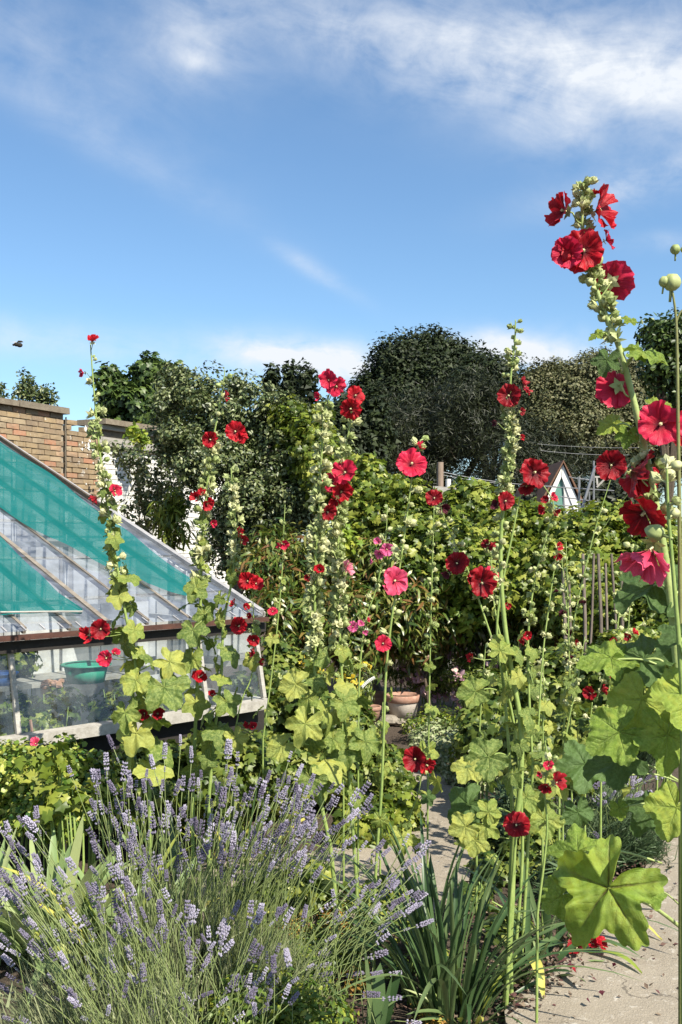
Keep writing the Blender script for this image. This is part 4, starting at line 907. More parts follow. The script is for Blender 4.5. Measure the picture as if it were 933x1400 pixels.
# closed bud: five ridged lobes wrapping a pointed ball; unit = about one bud width
def bud_mesh(mat, long=1.0, tip=None):
    mb = MB(); P = []; Fs = []; k = 15; prof = [(.02, -.5), (.22, -.46), (.42, -.25), (.48, 0), (.40, .25), (.22, .46), (.05, .62*long)]
    for r, z in prof:
        for j in range(k):
            t = 2*math.pi*j/k; q = 1+.13*math.cos(5*t); P.append((r*q*math.cos(t), r*q*math.sin(t), z))
    for i in range(len(prof)-1):
        for j in range(k): Fs.append((i*k+j, i*k+(j+1) % k, (i+1)*k+(j+1) % k, (i+1)*k+j))
    mb.add(P, Fs); mb.tube([(0, 0, -.48), (0, 0, -1.1)], [.10, .08], 5)
    return mb
def calyx_bud(seed, core, spread, mat):
    """small ball held in five pointed ragged sepals and two or three lower bracts"""
    r_ = random.Random(seed); mb = MB(); prof = [(.03, -.42), (.8*core, -.30), (core, -.02), (.8*core, .24), (.25*core, .42)]; k = 10; P = []; Fs = []
    for r, z in prof:
        for j in range(k): t = 2*math.pi*j/k; q = 1+.16*math.cos(5*t); P.append((r*q*math.cos(t), r*q*math.sin(t), z))
    for i in range(4):
        for j in range(k): Fs.append((i*k+j, i*k+(j+1) % k, (i+1)*k+(j+1) % k, (i+1)*k+j))
    mb.add(P, Fs)
    for k in range(8):
        low = k > 4; a = k*1.2566+r_.uniform(-.25, .25); d = Vector((math.cos(a), math.sin(a), 0)); e = Vector((-math.sin(a), math.cos(a), 0)); w_ = r_.uniform(.22, .32)*(.6 if low else 1); L = r_.uniform(.7, 1.25); sp_ = spread*r_.uniform(.6, 1.3)*(1.3 if low else 1); z0 = -.45 if low else -.36
        m = d*(core*.75+sp_*.35)+Vector((0, 0, z0+.30*L)); tip = d*(core*.8+sp_)+e*r_.uniform(-.15, .15)+Vector((0, 0, z0+.75*L*(1-.5*spread)))
        mb.add([d*.12-e*.12+Vector((0, 0, z0)), d*.12+e*.12+Vector((0, 0, z0)), m+e*w_, m*1.08+Vector((0, 0, .02)), m-e*w_, tip], [(0, 1, 3), (1, 2, 3), (0, 3, 4), (2, 5, 3), (3, 5, 4)])
    mb.tube([(0, 0, -.40), (0, 0, -1.05)], [.10, .07], 5)
    return mb.mesh('bud', mat, False)
BUDSETS = [[bud_mesh(0).mesh('bud', M['bud_fresh'], True), calyx_bud(1, .36, .10, M['bud_fresh']), calyx_bud(2, .33, .16, M['bud_fresh'])],
           [calyx_bud(k, .33, .22+.08*k, M['calyx']) for k in range(4)], [calyx_bud(10+k, .40, .55, M['calyx']) for k in range(3)]]
SEED = bud_mesh(0, .7).mesh('seed_pod', M['bud_fresh'], True)

def blade_mesh(name, mat, nr, ns, droop, seed, petiole=1.0, fold=.10, ser=.035, tiltdeg=0, lobes=.30, asym=0):
    r_ = random.Random(seed); ph = [r_.uniform(0, 6.3) for _ in range(6)]
    V = []; A = []; Fs = []
    tips = [0, 1.2566, -1.2566, 2.45, -2.45]
    R3 = Matrix.Rotation(math.radians(-tiltdeg), 3, 'X')
    for i in range(nr+1):
        q = i/nr
        for j in range(ns):
            th = -math.pi+2*math.pi*(j+.5)/ns; at_ = abs(th)
            lob = math.cos(2.5*th)**2*.6+abs(math.cos(2.5*th))*.4 if lobes < .5 else abs(math.cos(2.5*th))**.7
            R = (1-lobes+lobes*lob)*(1-.16*min(1, at_/2.6)**2)*(1-.80*math.exp(-((math.pi-at_)/.22)**2))
            R *= 1+ser*abs(math.sin(th*14+ph[0]))*(q**3)*1.3+.03*math.sin(3*th+ph[1])
            r = q*R; x, y = r*math.sin(th), r*math.cos(th)
            z = fold*r*(1-math.cos(2.5*th)**2)*.75+.07*q*q*math.sin(4*th+ph[2])+.05*q*q*math.sin(9*th+ph[3])+.05*q**4*math.sin(17*th+ph[0])+.05*math.sin(x*5+ph[1])*math.sin(y*4+ph[2])
            z += .014*math.sin(x*21+ph[4]+3*y)*math.sin(y*19+ph[5]-2*x)
            if ns > 60: z += q*(.030*math.sin(x*11+2*y+ph[0])*math.sin(y*9-x*3+ph[3])+.045*math.sin(3.3*x+ph[5])*math.sin(5*y+ph[4]))+.06*q**3*math.sin(6*th+ph[5])
            vein = 0
            for tp in tips:
                a = x*math.sin(tp)+y*math.cos(tp); b = x*math.cos(tp)-y*math.sin(tp)
                if a > 0: vein = max(vein, math.exp(-(b/((.028 if ns < 60 else .015)*(1.2-a*.7)))**2)*(a < 1))
                if ns > 60 and a > .08 and abs(b) < .42*a:
                    f = (a-abs(b)*1.0)*6.5; f = f-round(f); vein = max(vein, (.55 if ns < 170 else .28)*math.exp(-(f/.10)**2))
            z -= .018*vein
            # curl down towards the tip
            yy = y; k = droop*max(0, yy)
            z -= k*max(0, yy)*.6; z -= droop*.25*x*x
            p = R3 @ Vector((x, y, z))
            V.append((p.x, p.y+petiole, p.z+petiole*.25)); A.append(vein)
    for i in range(nr):
        for j in range(ns-1): k = i*ns+j; Fs.append((k, k+1, k+ns+1, k+ns))
    n0 = len(V)
    if petiole > 0:
        mb = MB(); mb.tube([(0, 0, 0), (0, petiole*.55, petiole*.22), (0, petiole, petiole*.25)], [.045, .035, .03], 5)
        V += mb.v; Fs += [tuple(n0+i for i in f) for f in mb.f]; A += [.6]*len(mb.v)
    me = mesh(name, V, Fs, mat, True)
    at2 = me.attributes.new('vein', 'FLOAT', 'POINT'); at2.data.foreach_set('value', np.array(A, dtype=np.float32))
    return me
LEAF = {}
for mk in ('leaf', 'leaf_dark', 'leaf_near'):
    LEAF[mk] = [blade_mesh('leaf', M[mk], 6, 50, dr, k+3, pt, .13, tiltdeg=tl) for k, (dr, pt, tl) in enumerate(((.5, .9, 20), (.9, .75, 45), (.7, .8, 75), (1.3, .6, 35), (.4, 1.0, 60), (1.0, .5, 85)))]
BIG = [blade_mesh('leaf', M['leaf_near'], 22, 150, dr, 30+k, 0, fo, .05, 0, lo) for k, (dr, fo, lo) in enumerate(((.35, .22, .34), (.7, .30, .40), (.2, .16, .22)))]
BIG_MID = [blade_mesh('leaf', M['leaf'], 14, 100, dr, 40+k, 0, fo, .05, 0, lo) for k, (dr, fo, lo) in enumerate(((.35, .18, .30), (.6, .24, .42)))]
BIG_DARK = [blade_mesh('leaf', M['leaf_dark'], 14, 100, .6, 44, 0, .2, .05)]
BIG_VEIN = [blade_mesh('leaf', M['leaf_veined'], 26, 180, .8, 51, 0, .42, .07, 0, .42)]

def frame(n, up=Vector((0, 0, 1)), roll=0):
    """matrix whose Z is n and whose Y leans towards up"""
    n = Vector(n).normalized(); y = Vector(up)-n*Vector(up).dot(n)
    if y.length < 1e-4: y = Vector((0, 1, 0))-n*n.y
    y.normalize(); x = y.cross(n); R = Matrix((x, y, n)).transposed()
    return (R @ Matrix.Rotation(roll, 3, 'Z')).to_4x4()
def set_mat(o, root, pos, R, s):
    o.matrix_local = Matrix.Translation(Vector(pos)-(root.location if root else Vector())) @ R @ Matrix.Scale(s, 4)
def ndir(yaw, pitch):
    y, p = math.radians(yaw), math.radians(pitch); return Vector((math.sin(y)*math.cos(p), -math.cos(y)*math.cos(p), math.sin(p)))
def flower(root, pos, r, colour, yaw, pitch, kind='open', name='flower'):
    if kind == 'open' and random.random() < .3 and r < .06: kind = 'mid'
    f = obj(name, CALYX); f.parent = root
    set_mat(f, root, pos, frame(ndir(yaw, pitch), roll=random.uniform(0, 6)), r)
    for k in range(5):
        p = obj('petal', random.choice(PET[colour, kind])); p.parent = f; sq = random.uniform(.9, 1.1)
        p.matrix_local = Matrix.Rotation(k*2*math.pi/5+random.uniform(-.08, .08), 4, 'Z') @ Matrix.Rotation(random.gauss(0, .14), 4, 'X') @ Matrix.Diagonal((sq, random.uniform(.9, 1.08), random.uniform(.8, 1.35), 1))
    if colour != 'maroon':
        s = obj('stamen', STAMEN); s.parent = f
    return f
HG = 'hollyhocks'
def hollyhock(label, Y, stems, flowers=(), buds=(), leaves=(), blades=(), budpx=11, mat='stem', dY=None, lmat='leaf', group=HG, cat='hollyhock', name='hollyhock'):
    """stems: (picture points top to bottom, radius top, radius bottom in mm, depth offset)"""
    b0 = stems[0][0][-1]; base = at(b0[0], 738, Y); base.z = 0
    root = empty(name, base, label, cat, group)
    curves = []
    for pts, r0, r1, off in stems:
        P = [at(x, y, Y+off*(1-i/max(1, len(pts)-1))) for i, (x, y) in enumerate(pts)]
        e = P[-1].copy()
        S = spline(P, 8)
        if e.z > .02 and (e.z < .6 or not curves):
            e2 = Vector((e.x+(e.x-P[-2].x)*.1, e.y, -.02)); S += [e.lerp(e2, k/6) for k in range(1, 7)]
        curves.append(S); n = len(S)
        mb = MB(); mb.tube(S, [(r0+(r1-r0)*(i/n)**.8)/1000 for i in range(n)], 8)
        # attach nearby flowers with a short stalk
        mb.build('stem', M[mat], root, True, loc=root.location)
    def near(p):
        best = None
        for S in curves:
            for q in S:
                d = (Vector((q.x, 0, q.z))-Vector((p.x, 0, p.z))).length
                if best is None or d < best[0]: best = (d, q)
        return best[1]
    for fl in flowers:
        px, py, rp, col, yaw, pitch = fl[:6]; kd = fl[6] if len(fl) > 6 else 'open'; rp *= .95; yaw += random.gauss(0, 9) if rp < 24 else 0; pitch += random.gauss(0, 7) if rp < 24 else 0; dy = fl[7] if len(fl) > 7 else -.02
        p0 = at(px, py, Y); q = near(p0); yy = q.y-.015+dy; p = at(px, py, yy); r = rp*yy/F
        n = ndir(yaw, pitch); p = p-n*r*.15
        flower(root, p, r, col, yaw, pitch, kd)
        st = p-n*r*.4; low = q-Vector((0, 0, .03))
        if (st-low).length > .015:
            mb = MB(); mb.tube(spline([low, low.lerp(st, .5)+Vector((0, 0, -.006)), st], 4), max(.0015, r*.045), 5); mb.build('flower_stalk', M[mat], root, True, loc=root.location)
    def stempt(si, t):
        S = curves[si]; x = t*(len(S)-1); i = min(int(x), len(S)-2); return S[i].lerp(S[i+1], x-i)
    def by_py(si, py):
        S = curves[si]; best = min(S, key=lambda q: abs(HZ+F*(CH-q.z)/q.y-py)); return best
    for bd in buds:
        si, y0, y1, n = bd[:4]; kinds = bd[4] if len(bd) > 4 else (0, 1, 1, 2); sc_ = bd[5] if len(bd) > 5 else 1
        tight = min(1.0, n*budpx*.8/max(1, abs(y1-y0)))
        nd = max(2, int(n*.54)); seq = []
        for i in range(nd):
            for c_ in range(random.choice((1, 2, 2, 3)) if n > 8 else 2): seq.append((i, c_, random.uniform(.25, .75)))
        for ii, (i, c_, jj) in enumerate(seq):
            py = y0+(y1-y0)*(i+.5+random.uniform(-.22, .22))/nd; q = by_py(si, py).copy(); q.z = CH+(HZ-py)/F*q.y
            S = curves[si]; cand = sorted(S, key=lambda w: abs(w.z-q.z))[:2]; dz = cand[0].z-cand[1].z
            f = (q.z-cand[1].z)/dz if abs(dz) > 1e-6 else .5; f = max(0, min(1, f)); q = cand[1].lerp(cand[0], f)
            az = i*2.8+c_*1.1+random.uniform(-.5, .5); bs = budpx*sc_*Y/F*random.uniform(.6, 1.2)
            d = Vector((math.cos(az), math.sin(az), random.uniform(.15, .8))).normalized()
            p = q+d*bs*.95
            o = obj('bud', random.choice(BUDSETS[random.choice(kinds)])); o.parent = root; set_mat(o, root, p, frame(d, roll=random.uniform(0, 6)), bs)
    for lf in leaves:
        si, y0, y1, n, s0, s1 = lf[:6]; lm = lf[6] if len(lf) > 6 else lmat
        n = max(1, int(n*.72))
        for i in range(n):
            f = (i+random.uniform(.1, .9))/n; py = y0+(y1-y0)*f; q = by_py(si, py); s = (s0+(s1-s0)*f)*Y/F*random.uniform(.5, 1.12)*.86
            az = i*2.4+random.uniform(-.6, .6); el = random.uniform(-.1, .5)
            d = Vector((math.cos(az), math.sin(az)-.25, el)).normalized()
            R = frame(Vector((0, 0, 1))+Vector((random.gauss(0, .2), random.gauss(0, .2), 0)), d)
            o = obj('leaf', random.choice(LEAF[lm])); o.parent = root; set_mat(o, root, q, R, s)
    for bl in blades:
        # px, py, radius px, tip angle in picture (0 = up, 90 = right), yaw, pitch, kind, depth offset, stem point (px,py) or None
        px, py, rp, ta, yaw, pitch, kd = bl[:7]; dy = bl[7] if len(bl) > 7 else -.08; sp_ = bl[8] if len(bl) > 8 else None
        p = at(px, py, Y+dy); n = ndir(yaw, pitch); up = Vector((math.sin(math.radians(ta)), 0, math.cos(math.radians(ta))))
        L = {'near': BIG, 'mid': BIG_MID, 'dark': BIG_DARK, 'vein': BIG_VEIN}[kd]
        o = obj('leaf', random.choice(L)); o.parent = root; set_mat(o, root, p, frame(n, up), rp*(Y+dy)/F)
        q = at(sp_[0], sp_[1], Y) if sp_ else near(p)-Vector((0, 0, .03))
        mb = MB(); mb.tube(spline([q, q.lerp(p, .5)+Vector((0, 0, .012)), p-n*.004], 5), max(.0018, rp*Y/F*.035), 6); o2 = mb.build('petiole', M[mat], root, True, loc=root.location)
    return root

# ---- left group
hollyhock('tallest left hollyhock, one red flower at its tip against the sky', 4.2, [([(124, 470), (126, 500), (131, 560), (137, 620), (147, 690), (158, 760), (170, 830), (184, 900), (197, 990), (205, 1080)], 2.2, 8, 0)],
  [(127, 467, 11, 'red', 15, 35, 'cup'), (115, 510, 8, 'rose', -70, -5, 'cup'), (133, 679, 11, 'dark', -60, -30, 'cup'), (157, 671, 10, 'rose', 55, 5), (122, 869, 15, 'red', -30, 10, 'cup'), (138, 860, 15, 'dark', 20, 5), (146, 900, 12, 'rose', -10, 10, 'open'), (157, 893, 8, 'rose', 40, 20, 'cup'), (198, 975, 10, 'dark', -20, 0, 'cup', -.08), (216, 976, 11, 'dark', 20, 0, 'cup', -.08)],
  [(0, 478, 560, 7, (0, 1), .7), (0, 560, 690, 40, (1, 2, 2), .95), (0, 690, 830, 26, (1, 2))], [(0, 580, 700, 14, 8, 12), (0, 690, 800, 16, 12, 20), (0, 790, 900, 13, 22, 32), (0, 890, 1060, 16, 28, 36)],
  [(225, 940, 36, 150, 10, 35, 'mid', -.10), (232, 905, 26, 120, 20, 30, 'mid', -.06), (186, 930, 24, 200, -5, 40, 'mid', -.1), (172, 975, 26, 170, -25, 30, 'mid', -.12)])
hollyhock('second left hollyhock with red clusters halfway up its slim stem', 4.45, [([(308, 505), (303, 540), (292, 600), (286, 640), (281, 690), (276, 760), (274, 840), (270, 930), (264, 1080)], 2.0, 9, 0)],
  [(307, 542, 9, 'dark', 70, 5, 'open'), (288, 601, 12, 'red', -20, 10), (322, 590, 15, 'red', 0, 15), (331, 597, 10, 'red', 40, -10), (270, 681, 11, 'red', -30, 20, 'cup'), (283, 688, 12, 'red', 20, 0, 'cup'), (276, 676, 8, 'red', 0, 40, 'cup'), (291, 716, 7, 'rose', 40, 10, 'cup'), (272, 926, 10, 'red', 0, 10), (272, 780, 0.1, 'red', 0, 0)],
  [(0, 510, 600, 14, (0, 1), .8), (0, 610, 680, 26, (1, 2), .9), (0, 690, 800, 26, (1, 2))], [(0, 690, 790, 14, 10, 18), (0, 780, 900, 15, 20, 30), (0, 900, 1060, 9, 24, 34)],
  [(315, 700+65, 1, 0, 0, 0, 'mid')] if False else [(268, 800, 17, 150, -10, 40, 'mid', -.05), (262, 900, 22, 190, -25, 30, 'mid', -.06)])
hollyhock('third left hollyhock, thick stem, bright double red flower on its side', 4.35, [([(316, 640), (320, 690), (323, 730), (318, 790), (306, 850), (303, 920), (294, 1000), (286, 1090)], 2.2, 9, 0), ([(345, 800), (347, 850), (345, 920), (330, 960), (318, 1020)], 1.6, 4, .1)],
  [(326, 728, 9, 'red', 75, 0, 'open'), (331, 738, 9, 'red', 70, -10, 'cup'), (339, 795, 14, 'red', -10, 10), (350, 798, 12, 'red', 30, 5), (327, 856, 13, 'red', -10, 5), (321, 826, 7, 'red', -40, 20, 'cup'), (336, 830, 7, 'red', 40, 20, 'cup'), (339, 841, 6, 'red', 20, -10, 'cup'), (347, 875, 9, 'red', 10, 5), (349, 893, 8, 'red', -60, 0, 'cup'), (354, 905, 7, 'red', 60, 0, 'cup'), (347, 994, 8, 'red', 0, 20, 'cup'), (340, 990, 7, 'red', -50, 0, 'cup'), (290, 950, 7, 'red', 10, 30, 'cup')],
  [(0, 645, 780, 44, (1, 2), .85), (1, 800, 900, 10, (0, 1), .7)], [(0, 760, 880, 14, 10, 20), (0, 880, 1060, 12, 22, 30), (1, 840, 1010, 9, 14, 24)],
  [(310, 960, 22, 150, 20, 30, 'mid', -.08), (322, 1010, 20, 160, 10, 20, 'mid', -.08)])
hollyhock('slim pale hollyhock with one small red flower left of the centre', 5.2, [([(390, 690), (388, 730), (386, 780), (380, 850), (372, 920), (360, 1010)], 1.8, 5, 0)],
  [(388, 744, 9, 'rose', 10, -20, 'cup'), (384, 746, 6, 'rose', -70, 0, 'cup'), (373, 836, 7, 'rose', 0, 20)], [(0, 695, 860, 22, (0, 1), .75)], [(0, 790, 980, 8, 10, 18)], budpx=9)
# ---- centre group
hollyhock('tall pale hollyhock with rosy double flower at its tip, centre left', 3.9, [([(449, 540), (443, 570), (439, 640), (435, 720), (431, 790), (431, 860), (431, 940), (434, 1020), (438, 1090), (452, 1160), (460, 1240)], 2.4, 9.5, 0)],
  [(450, 520, 15, 'rose', -10, 5), (460, 528, 15, 'rose', 30, -15, 'open', -.005), (437, 542, 8, 'rose', -40, -10, 'cup'), (448, 700, 13, 'dark', 40, -10, 'open'), (437, 780, 11, 'red', -10, 10, 'cup'), (424, 790, 8, 'dark', -50, 0, 'cup')],
  [(0, 552, 640, 24, (1, 2), 1.0), (0, 640, 760, 40, (1, 2), 1.1), (0, 760, 900, 44, (1, 2), 1.05)], [(0, 800, 900, 8, 10, 18), (0, 890, 1080, 17, 26, 36)],
  [(404, 935, 26, 265, -20, 30, 'mid', -.08), (418, 990, 30, 200, 0, 25, 'mid', -.12), (385, 1020, 24, 240, -20, 35, 'mid', -.08), (425, 1065, 24, 160, -10, 20, 'mid', -.1)])
hollyhock('hollyhock with two stacked red flowers at the top, centre', 4.0, [([(484, 560), (475, 600), (468, 640), (464, 700), (462, 780), (464, 850), (468, 930), (473, 1010), (480, 1100), (488, 1210)], 2.2, 8, 0)],
  [(480, 559, 16, 'red', -10, -5), (486, 541, 14, 'red', 30, 15, 'open', .01), (472, 646, 18, 'rose', -5, 8), (455, 660, 15, 'rose', -40, -10, 'open'), (467, 672, 15, 'red', 10, -20, 'open', .01), (460, 682, 12, 'red', -30, -40, 'cup'), (472, 777, 13, 'blush', 60, -10, 'cup'), (440, 1000, .1, 'red', 0, 0)],
  [(0, 575, 640, 14, (1, 2), .9), (0, 690, 900, 74, (1, 2), 1.05)], [(0, 830, 920, 6, 12, 20), (0, 900, 1090, 16, 24, 34)],
  [(470, 960, 26, 120, 20, 30, 'mid', -.08), (500, 1015, 28, 110, 20, 35, 'mid', -.08), (455, 1010, 22, 200, 0, 40, 'mid', -.1)])
hollyhock('single straight hollyhock stem with three wide rosy flowers', 3.6, [([(575, 602), (567, 625), (560, 680), (552, 740), (543, 800), (534, 860), (528, 920), (525, 1000), (522, 1080), (516, 1160), (512, 1230)], 2.0, 6, 0)],
  [(563, 634, 22, 'rose', -5, 8), (574, 613, 9, 'rose', 50, 30, 'cup', .01), (540, 794, 20, 'coral', 0, 10), (524, 880, 13, 'rose', 5, 10)],
  [(0, 598, 618, 6, (0, 0), 1.0), (0, 665, 770, 18, (0, 1), 1.0), (0, 815, 930, 7, (0, 1), .9)], [(0, 925, 1040, 4, 13, 20), (0, 1040, 1200, 7, 12, 20)])
hollyhock('thin pink flowered hollyhock behind the single straight stem', 4.6, [([(530, 690), (527, 740), (516, 800), (500, 850), (492, 920), (490, 1020)], 1.8, 5, 0)],
  [(519, 742, 9, 'pink', -30, 20, 'cup'), (529, 751, 10, 'pink', 10, 0), (519, 757, 8, 'pink', -20, -30), (510, 768, 5, 'pink', -60, 0, 'cup'), (483, 857, 8, 'pink', -30, 10), (493, 853, 6, 'pink', 30, 10, 'cup'), (502, 848, 5, 'rose', 60, 20, 'cup'), (500, 864, 5, 'pink', 0, -10, 'cup')],
  [(0, 695, 920, 36, (0, 1), .75)], [(0, 850, 1000, 8, 9, 16)], budpx=10)
hollyhock('low hollyhock shoot carrying one wide dark red flower over the path', 4.4, [([(578, 1052), (572, 1085), (560, 1120), (550, 1180)], 2, 4, 0)],
  [(568, 1038, 19, 'dark', -10, 10), (584, 1046, 13, 'red', 40, -20, 'open', .01)], [(0, 1055, 1070, 2, (0,), .7)], [(0, 1080, 1180, 7, 14, 22)], [(550, 1145, 22, 180, 0, 30, 'mid', -.04), (585, 1090, 12, 160, 0, 30, 'dark', -.04)])
# ---- central right multi-stemmed plant
hollyhock('tall dark red hollyhock whose bare bud tip rises over the trees', 3.5,
  [([(705, 437), (704, 470), (699, 510), (697, 560), (699, 610), (692, 660), (686, 720), (685, 780), (690, 850), (700, 920), (712, 990), (712, 1070), (703, 1150), (699, 1250), (690, 1385)], 1.8, 11.5, 0),
   ([(716, 660), (703, 720), (680, 850), (690, 950), (700, 1100), (697, 1240), (700, 1372)], 1.6, 8, .08)],
  [(696, 541, 17, 'dark', -15, 0), (717, 528, 15, 'dark', 65, 15, 'open'), (712, 563, 7, 'dark', 40, 0, 'cup'), (679, 579, 6, 'maroon', -60, 0, 'cup'), (731, 646, 22, 'dark', 5, 8), (720, 664, 14, 'dark', -20, -35, 'cup', .01), (691, 685, 14, 'dark', 10, 5), (680, 690, 9, 'maroon', -60, 0, 'cup'), (712, 598, 6, 'red', 50, 0, 'cup')],
  [(0, 437, 520, 22, (0, 0, 1), .8), (0, 545, 680, 58, (1, 1, 2), .9), (0, 690, 800, 18, (0, 1), .9)], [(0, 560, 690, 10, 7, 11), (0, 880, 1060, 14, 18, 30), (1, 800, 1000, 10, 12, 20)],
  [(650, 945, 27, 270, -20, 35, 'mid', -.06), (668, 1035, 34, 250, -10, 30, 'mid', -.12), (640, 1050, 24, 200, -10, 40, 'mid', -.12), (685, 890, 22, 20, -10, 40, 'mid', -.05), (640, 1100, 36, 240, -30, 30, 'dark', .0), (636, 1130, 24, 250, -10, 20, 'mid', -.14), (665, 1130, 22, 130, 0, 20, 'mid', -.14), (650, 1150, 22, 190, 0, 10, 'mid', -.15), (668, 1110, 20, 30, 0, 20, 'mid', -.14)])
hollyhock('leaning stem ending in large shadowed dark red flowers, centre right', 3.7,
  [([(597, 672), (612, 720), (640, 780), (665, 850), (690, 930), (706, 1010), (713, 1100), (714, 1180), (705, 1300)], 1.6, 7, 0), ([(672, 745), (672, 790), (678, 840), (690, 900), (700, 1000)], 1.5, 4, .1)],
  [(594, 681, 13, 'dark', -10, 5), (604, 693, 11, 'maroon', 40, -20, 'cup'), (625, 770, 17, 'dark', -5, 5), (614, 784, 9, 'maroon', -50, -20, 'cup'), (645, 788, 16, 'dark', 20, -20, 'cup', .01), (659, 797, 22, 'dark', 0, 0), (672, 786, 14, 'rose', 30, 25, 'open', .015), (668, 750, 12, 'dark', 60, 10, 'cup'), (666, 745, 9, 'dark', -20, 20, 'cup'), (694, 827, 6, 'red', 20, 0, 'cup'), (645, 899, 8, 'red', -50, 10, 'cup')],
  [(0, 690, 760, 16, (0, 1), .8), (1, 745, 830, 20, (0, 1), .85), (0, 790, 900, 12, (0, 1), .8)], [(0, 860, 1010, 9, 14, 24)], budpx=10)
hollyhock('slender branching hollyhock with torn red flowers above the vine', 3.9,
  [([(737, 655), (757, 690), (748, 730), (730, 800), (722, 880), (724, 960), (728, 1060), (722, 1160), (714, 1300)], 1.6, 7, 0), ([(763, 745), (752, 820), (742, 900), (736, 1000)], 1.5, 4, .1)],
  [(747, 684, 8, 'dark', -30, 20, 'cup'), (755, 680, 8, 'rose', 20, 10, 'cup'), (744, 696, 9, 'red', -20, -20, 'cup'), (758, 698, 8, 'dark', 40, -20, 'cup'), (763, 748, 8, 'red', 10, 20, 'cup'), (763, 758, 8, 'red', 0, -30, 'cup'), (721, 869, 8, 'red', 0, 20, 'cup'), (717, 876, 7, 'red', -40, -10, 'cup')],
  [(0, 680, 860, 36, (0, 1), .85), (1, 750, 900, 16, (0, 1), .8)], [(0, 790, 900, 9, 10, 18), (0, 900, 1100, 12, 18, 28)], budpx=10,
  blades=[(760, 1070, 26, 150, 10, 30, 'mid', -.1), (720, 1090, 22, 160, 0, 30, 'mid', -.1), (744, 1120, 28, 170, 0, 20, 'mid', -.1), (800, 1045, 42, 265, 0, 40, 'dark', -.1), (790, 1110, 26, 170, 10, 10, 'dark', -.1)])
hollyhock('shorter stem with one very dark red flower by the lower stems', 3.45, [([(706, 1130), (703, 1180), (697, 1260), (692, 1388)], 3, 8, 0)], [(706, 1128, 19, 'dark', 5, 10)], [], [(0, 1150, 1200, 2, 10, 14)])
hollyhock('side shoot with half open red flower and pale buds beside the big leaves', 3.3, [([(752, 1035), (745, 1080), (748, 1140), (735, 1250)], 2, 5, 0)],
  [(750, 1047, 8, 'rose', -10, 40, 'cup'), (740, 1058, 6, 'rose', -70, 0, 'cup'), (760, 1070, 17, 'dark', 20, 30, 'cup'), (748, 1075, 12, 'dark', -20, -10, 'cup')], [(0, 1038, 1066, 9, (0, 1), 1.0)], [(0, 1080, 1160, 4, 16, 20)])
# ---- plants at the back right with closed maroon flowers
hollyhock('wiry hollyhock hung with closed maroon flowers near the stakes', 4.9, [([(840, 640), (815, 720), (800, 780), (785, 850), (775, 930), (770, 1020)], 1.6, 6, 0), ([(765, 740), (772, 800), (778, 880), (776, 960)], 1.3, 4, .1), ([(800, 760), (840, 700), (862, 672)], 1.2, 2, .1)],
  [(768, 833, 8, 'maroon', 0, -60, 'cup'), (777, 861, 9, 'maroon', 0, -50, 'cup'), (777, 893, 10, 'maroon', 10, -60, 'cup'), (786, 878, 6, 'red', 40, 0, 'cup'), (760, 806, 5, 'maroon', 0, -60, 'cup'), (797, 820, 6, 'maroon', 20, -60, 'cup')],
  [(0, 690, 900, 26, (0, 1), .75), (1, 760, 930, 26, (0, 1), .8)], [(0, 850, 1000, 8, 9, 18), (1, 880, 980, 5, 9, 14)], budpx=9)
hollyhock('arching pale budded hollyhock with red flowers low on the right', 4.7, [([(850, 770), (848, 820), (842, 880), (832, 950), (822, 1030)], 1.6, 6, 0), ([(880, 850), (862, 868), (835, 900), (815, 960)], 1.3, 4, .1)],
  [(866, 866, 8, 'red', 40, 30, 'cup'), (858, 870, 7, 'dark', -40, 0, 'cup'), (838, 875, 6, 'red', 0, 0, 'cup'), (808, 948, 13, 'dark', -20, 0, 'cup'), (822, 944, 11, 'dark', 40, 10, 'cup'), (825, 992, 10, 'dark', -20, 20), (835, 924, 7, 'dark', 20, 0, 'cup')],
  [(0, 775, 930, 40, (0, 1), .85), (1, 850, 940, 14, (0, 1), .8)], [(0, 870, 1010, 9, 10, 20), (1, 900, 960, 4, 10, 16)], budpx=9)
hollyhock('budding hollyhock between the central clump and the stakes', 4.6, [([(800, 870), (790, 930), (775, 1000), (765, 1080)], 1.5, 6, 0), ([(720, 900), (735, 960), (750, 1040)], 1.3, 4, .1)],
  [], [(0, 872, 980, 24, (0, 1), .8), (1, 900, 980, 12, (0, 1), .8)], [(0, 900, 1060, 12, 12, 24), (1, 900, 1020, 10, 12, 24)], budpx=9)
for lab, Y_, px_, top, hb in (('short leafy hollyhock with pale buds left of the tall dark red one', 4.3, 652, 880, 8), ('leafy young hollyhock between two central stems, no flowers', 4.1, 742, 900, 12),
                           ('young hollyhock with arching leaves under the maroon closed flowers', 4.3, 800, 960, 10), ('pale leafy hollyhock below the rosy middle flowers', 4.6, 470, 905, 12),
                           ('low leafy hollyhock left of the dark red flower over the path', 4.7, 520, 960, 4), ('leafless budding hollyhock shoot right of the red side flower', 4.8, 782, 740, 34), ('short pale shoot of buds left of the leaning dark red flowers', 4.6, 585, 690, 30), ('pale budding shoot behind the top of the stakes', 5.2, 852, 745, 30)):
    dx = random.uniform(-14, 14)
    hollyhock(lab, Y_, [([(px_+dx, top), (px_+dx*.4, (top+1080)/2), (px_, 1090)], 1.6, 5.5, 0)], [], [(0, top, top+hb*6+20, hb, (0, 1), .85)], [(0, top+30 if top > 800 else 850, 1080, 13, 12, 25)], budpx=9)
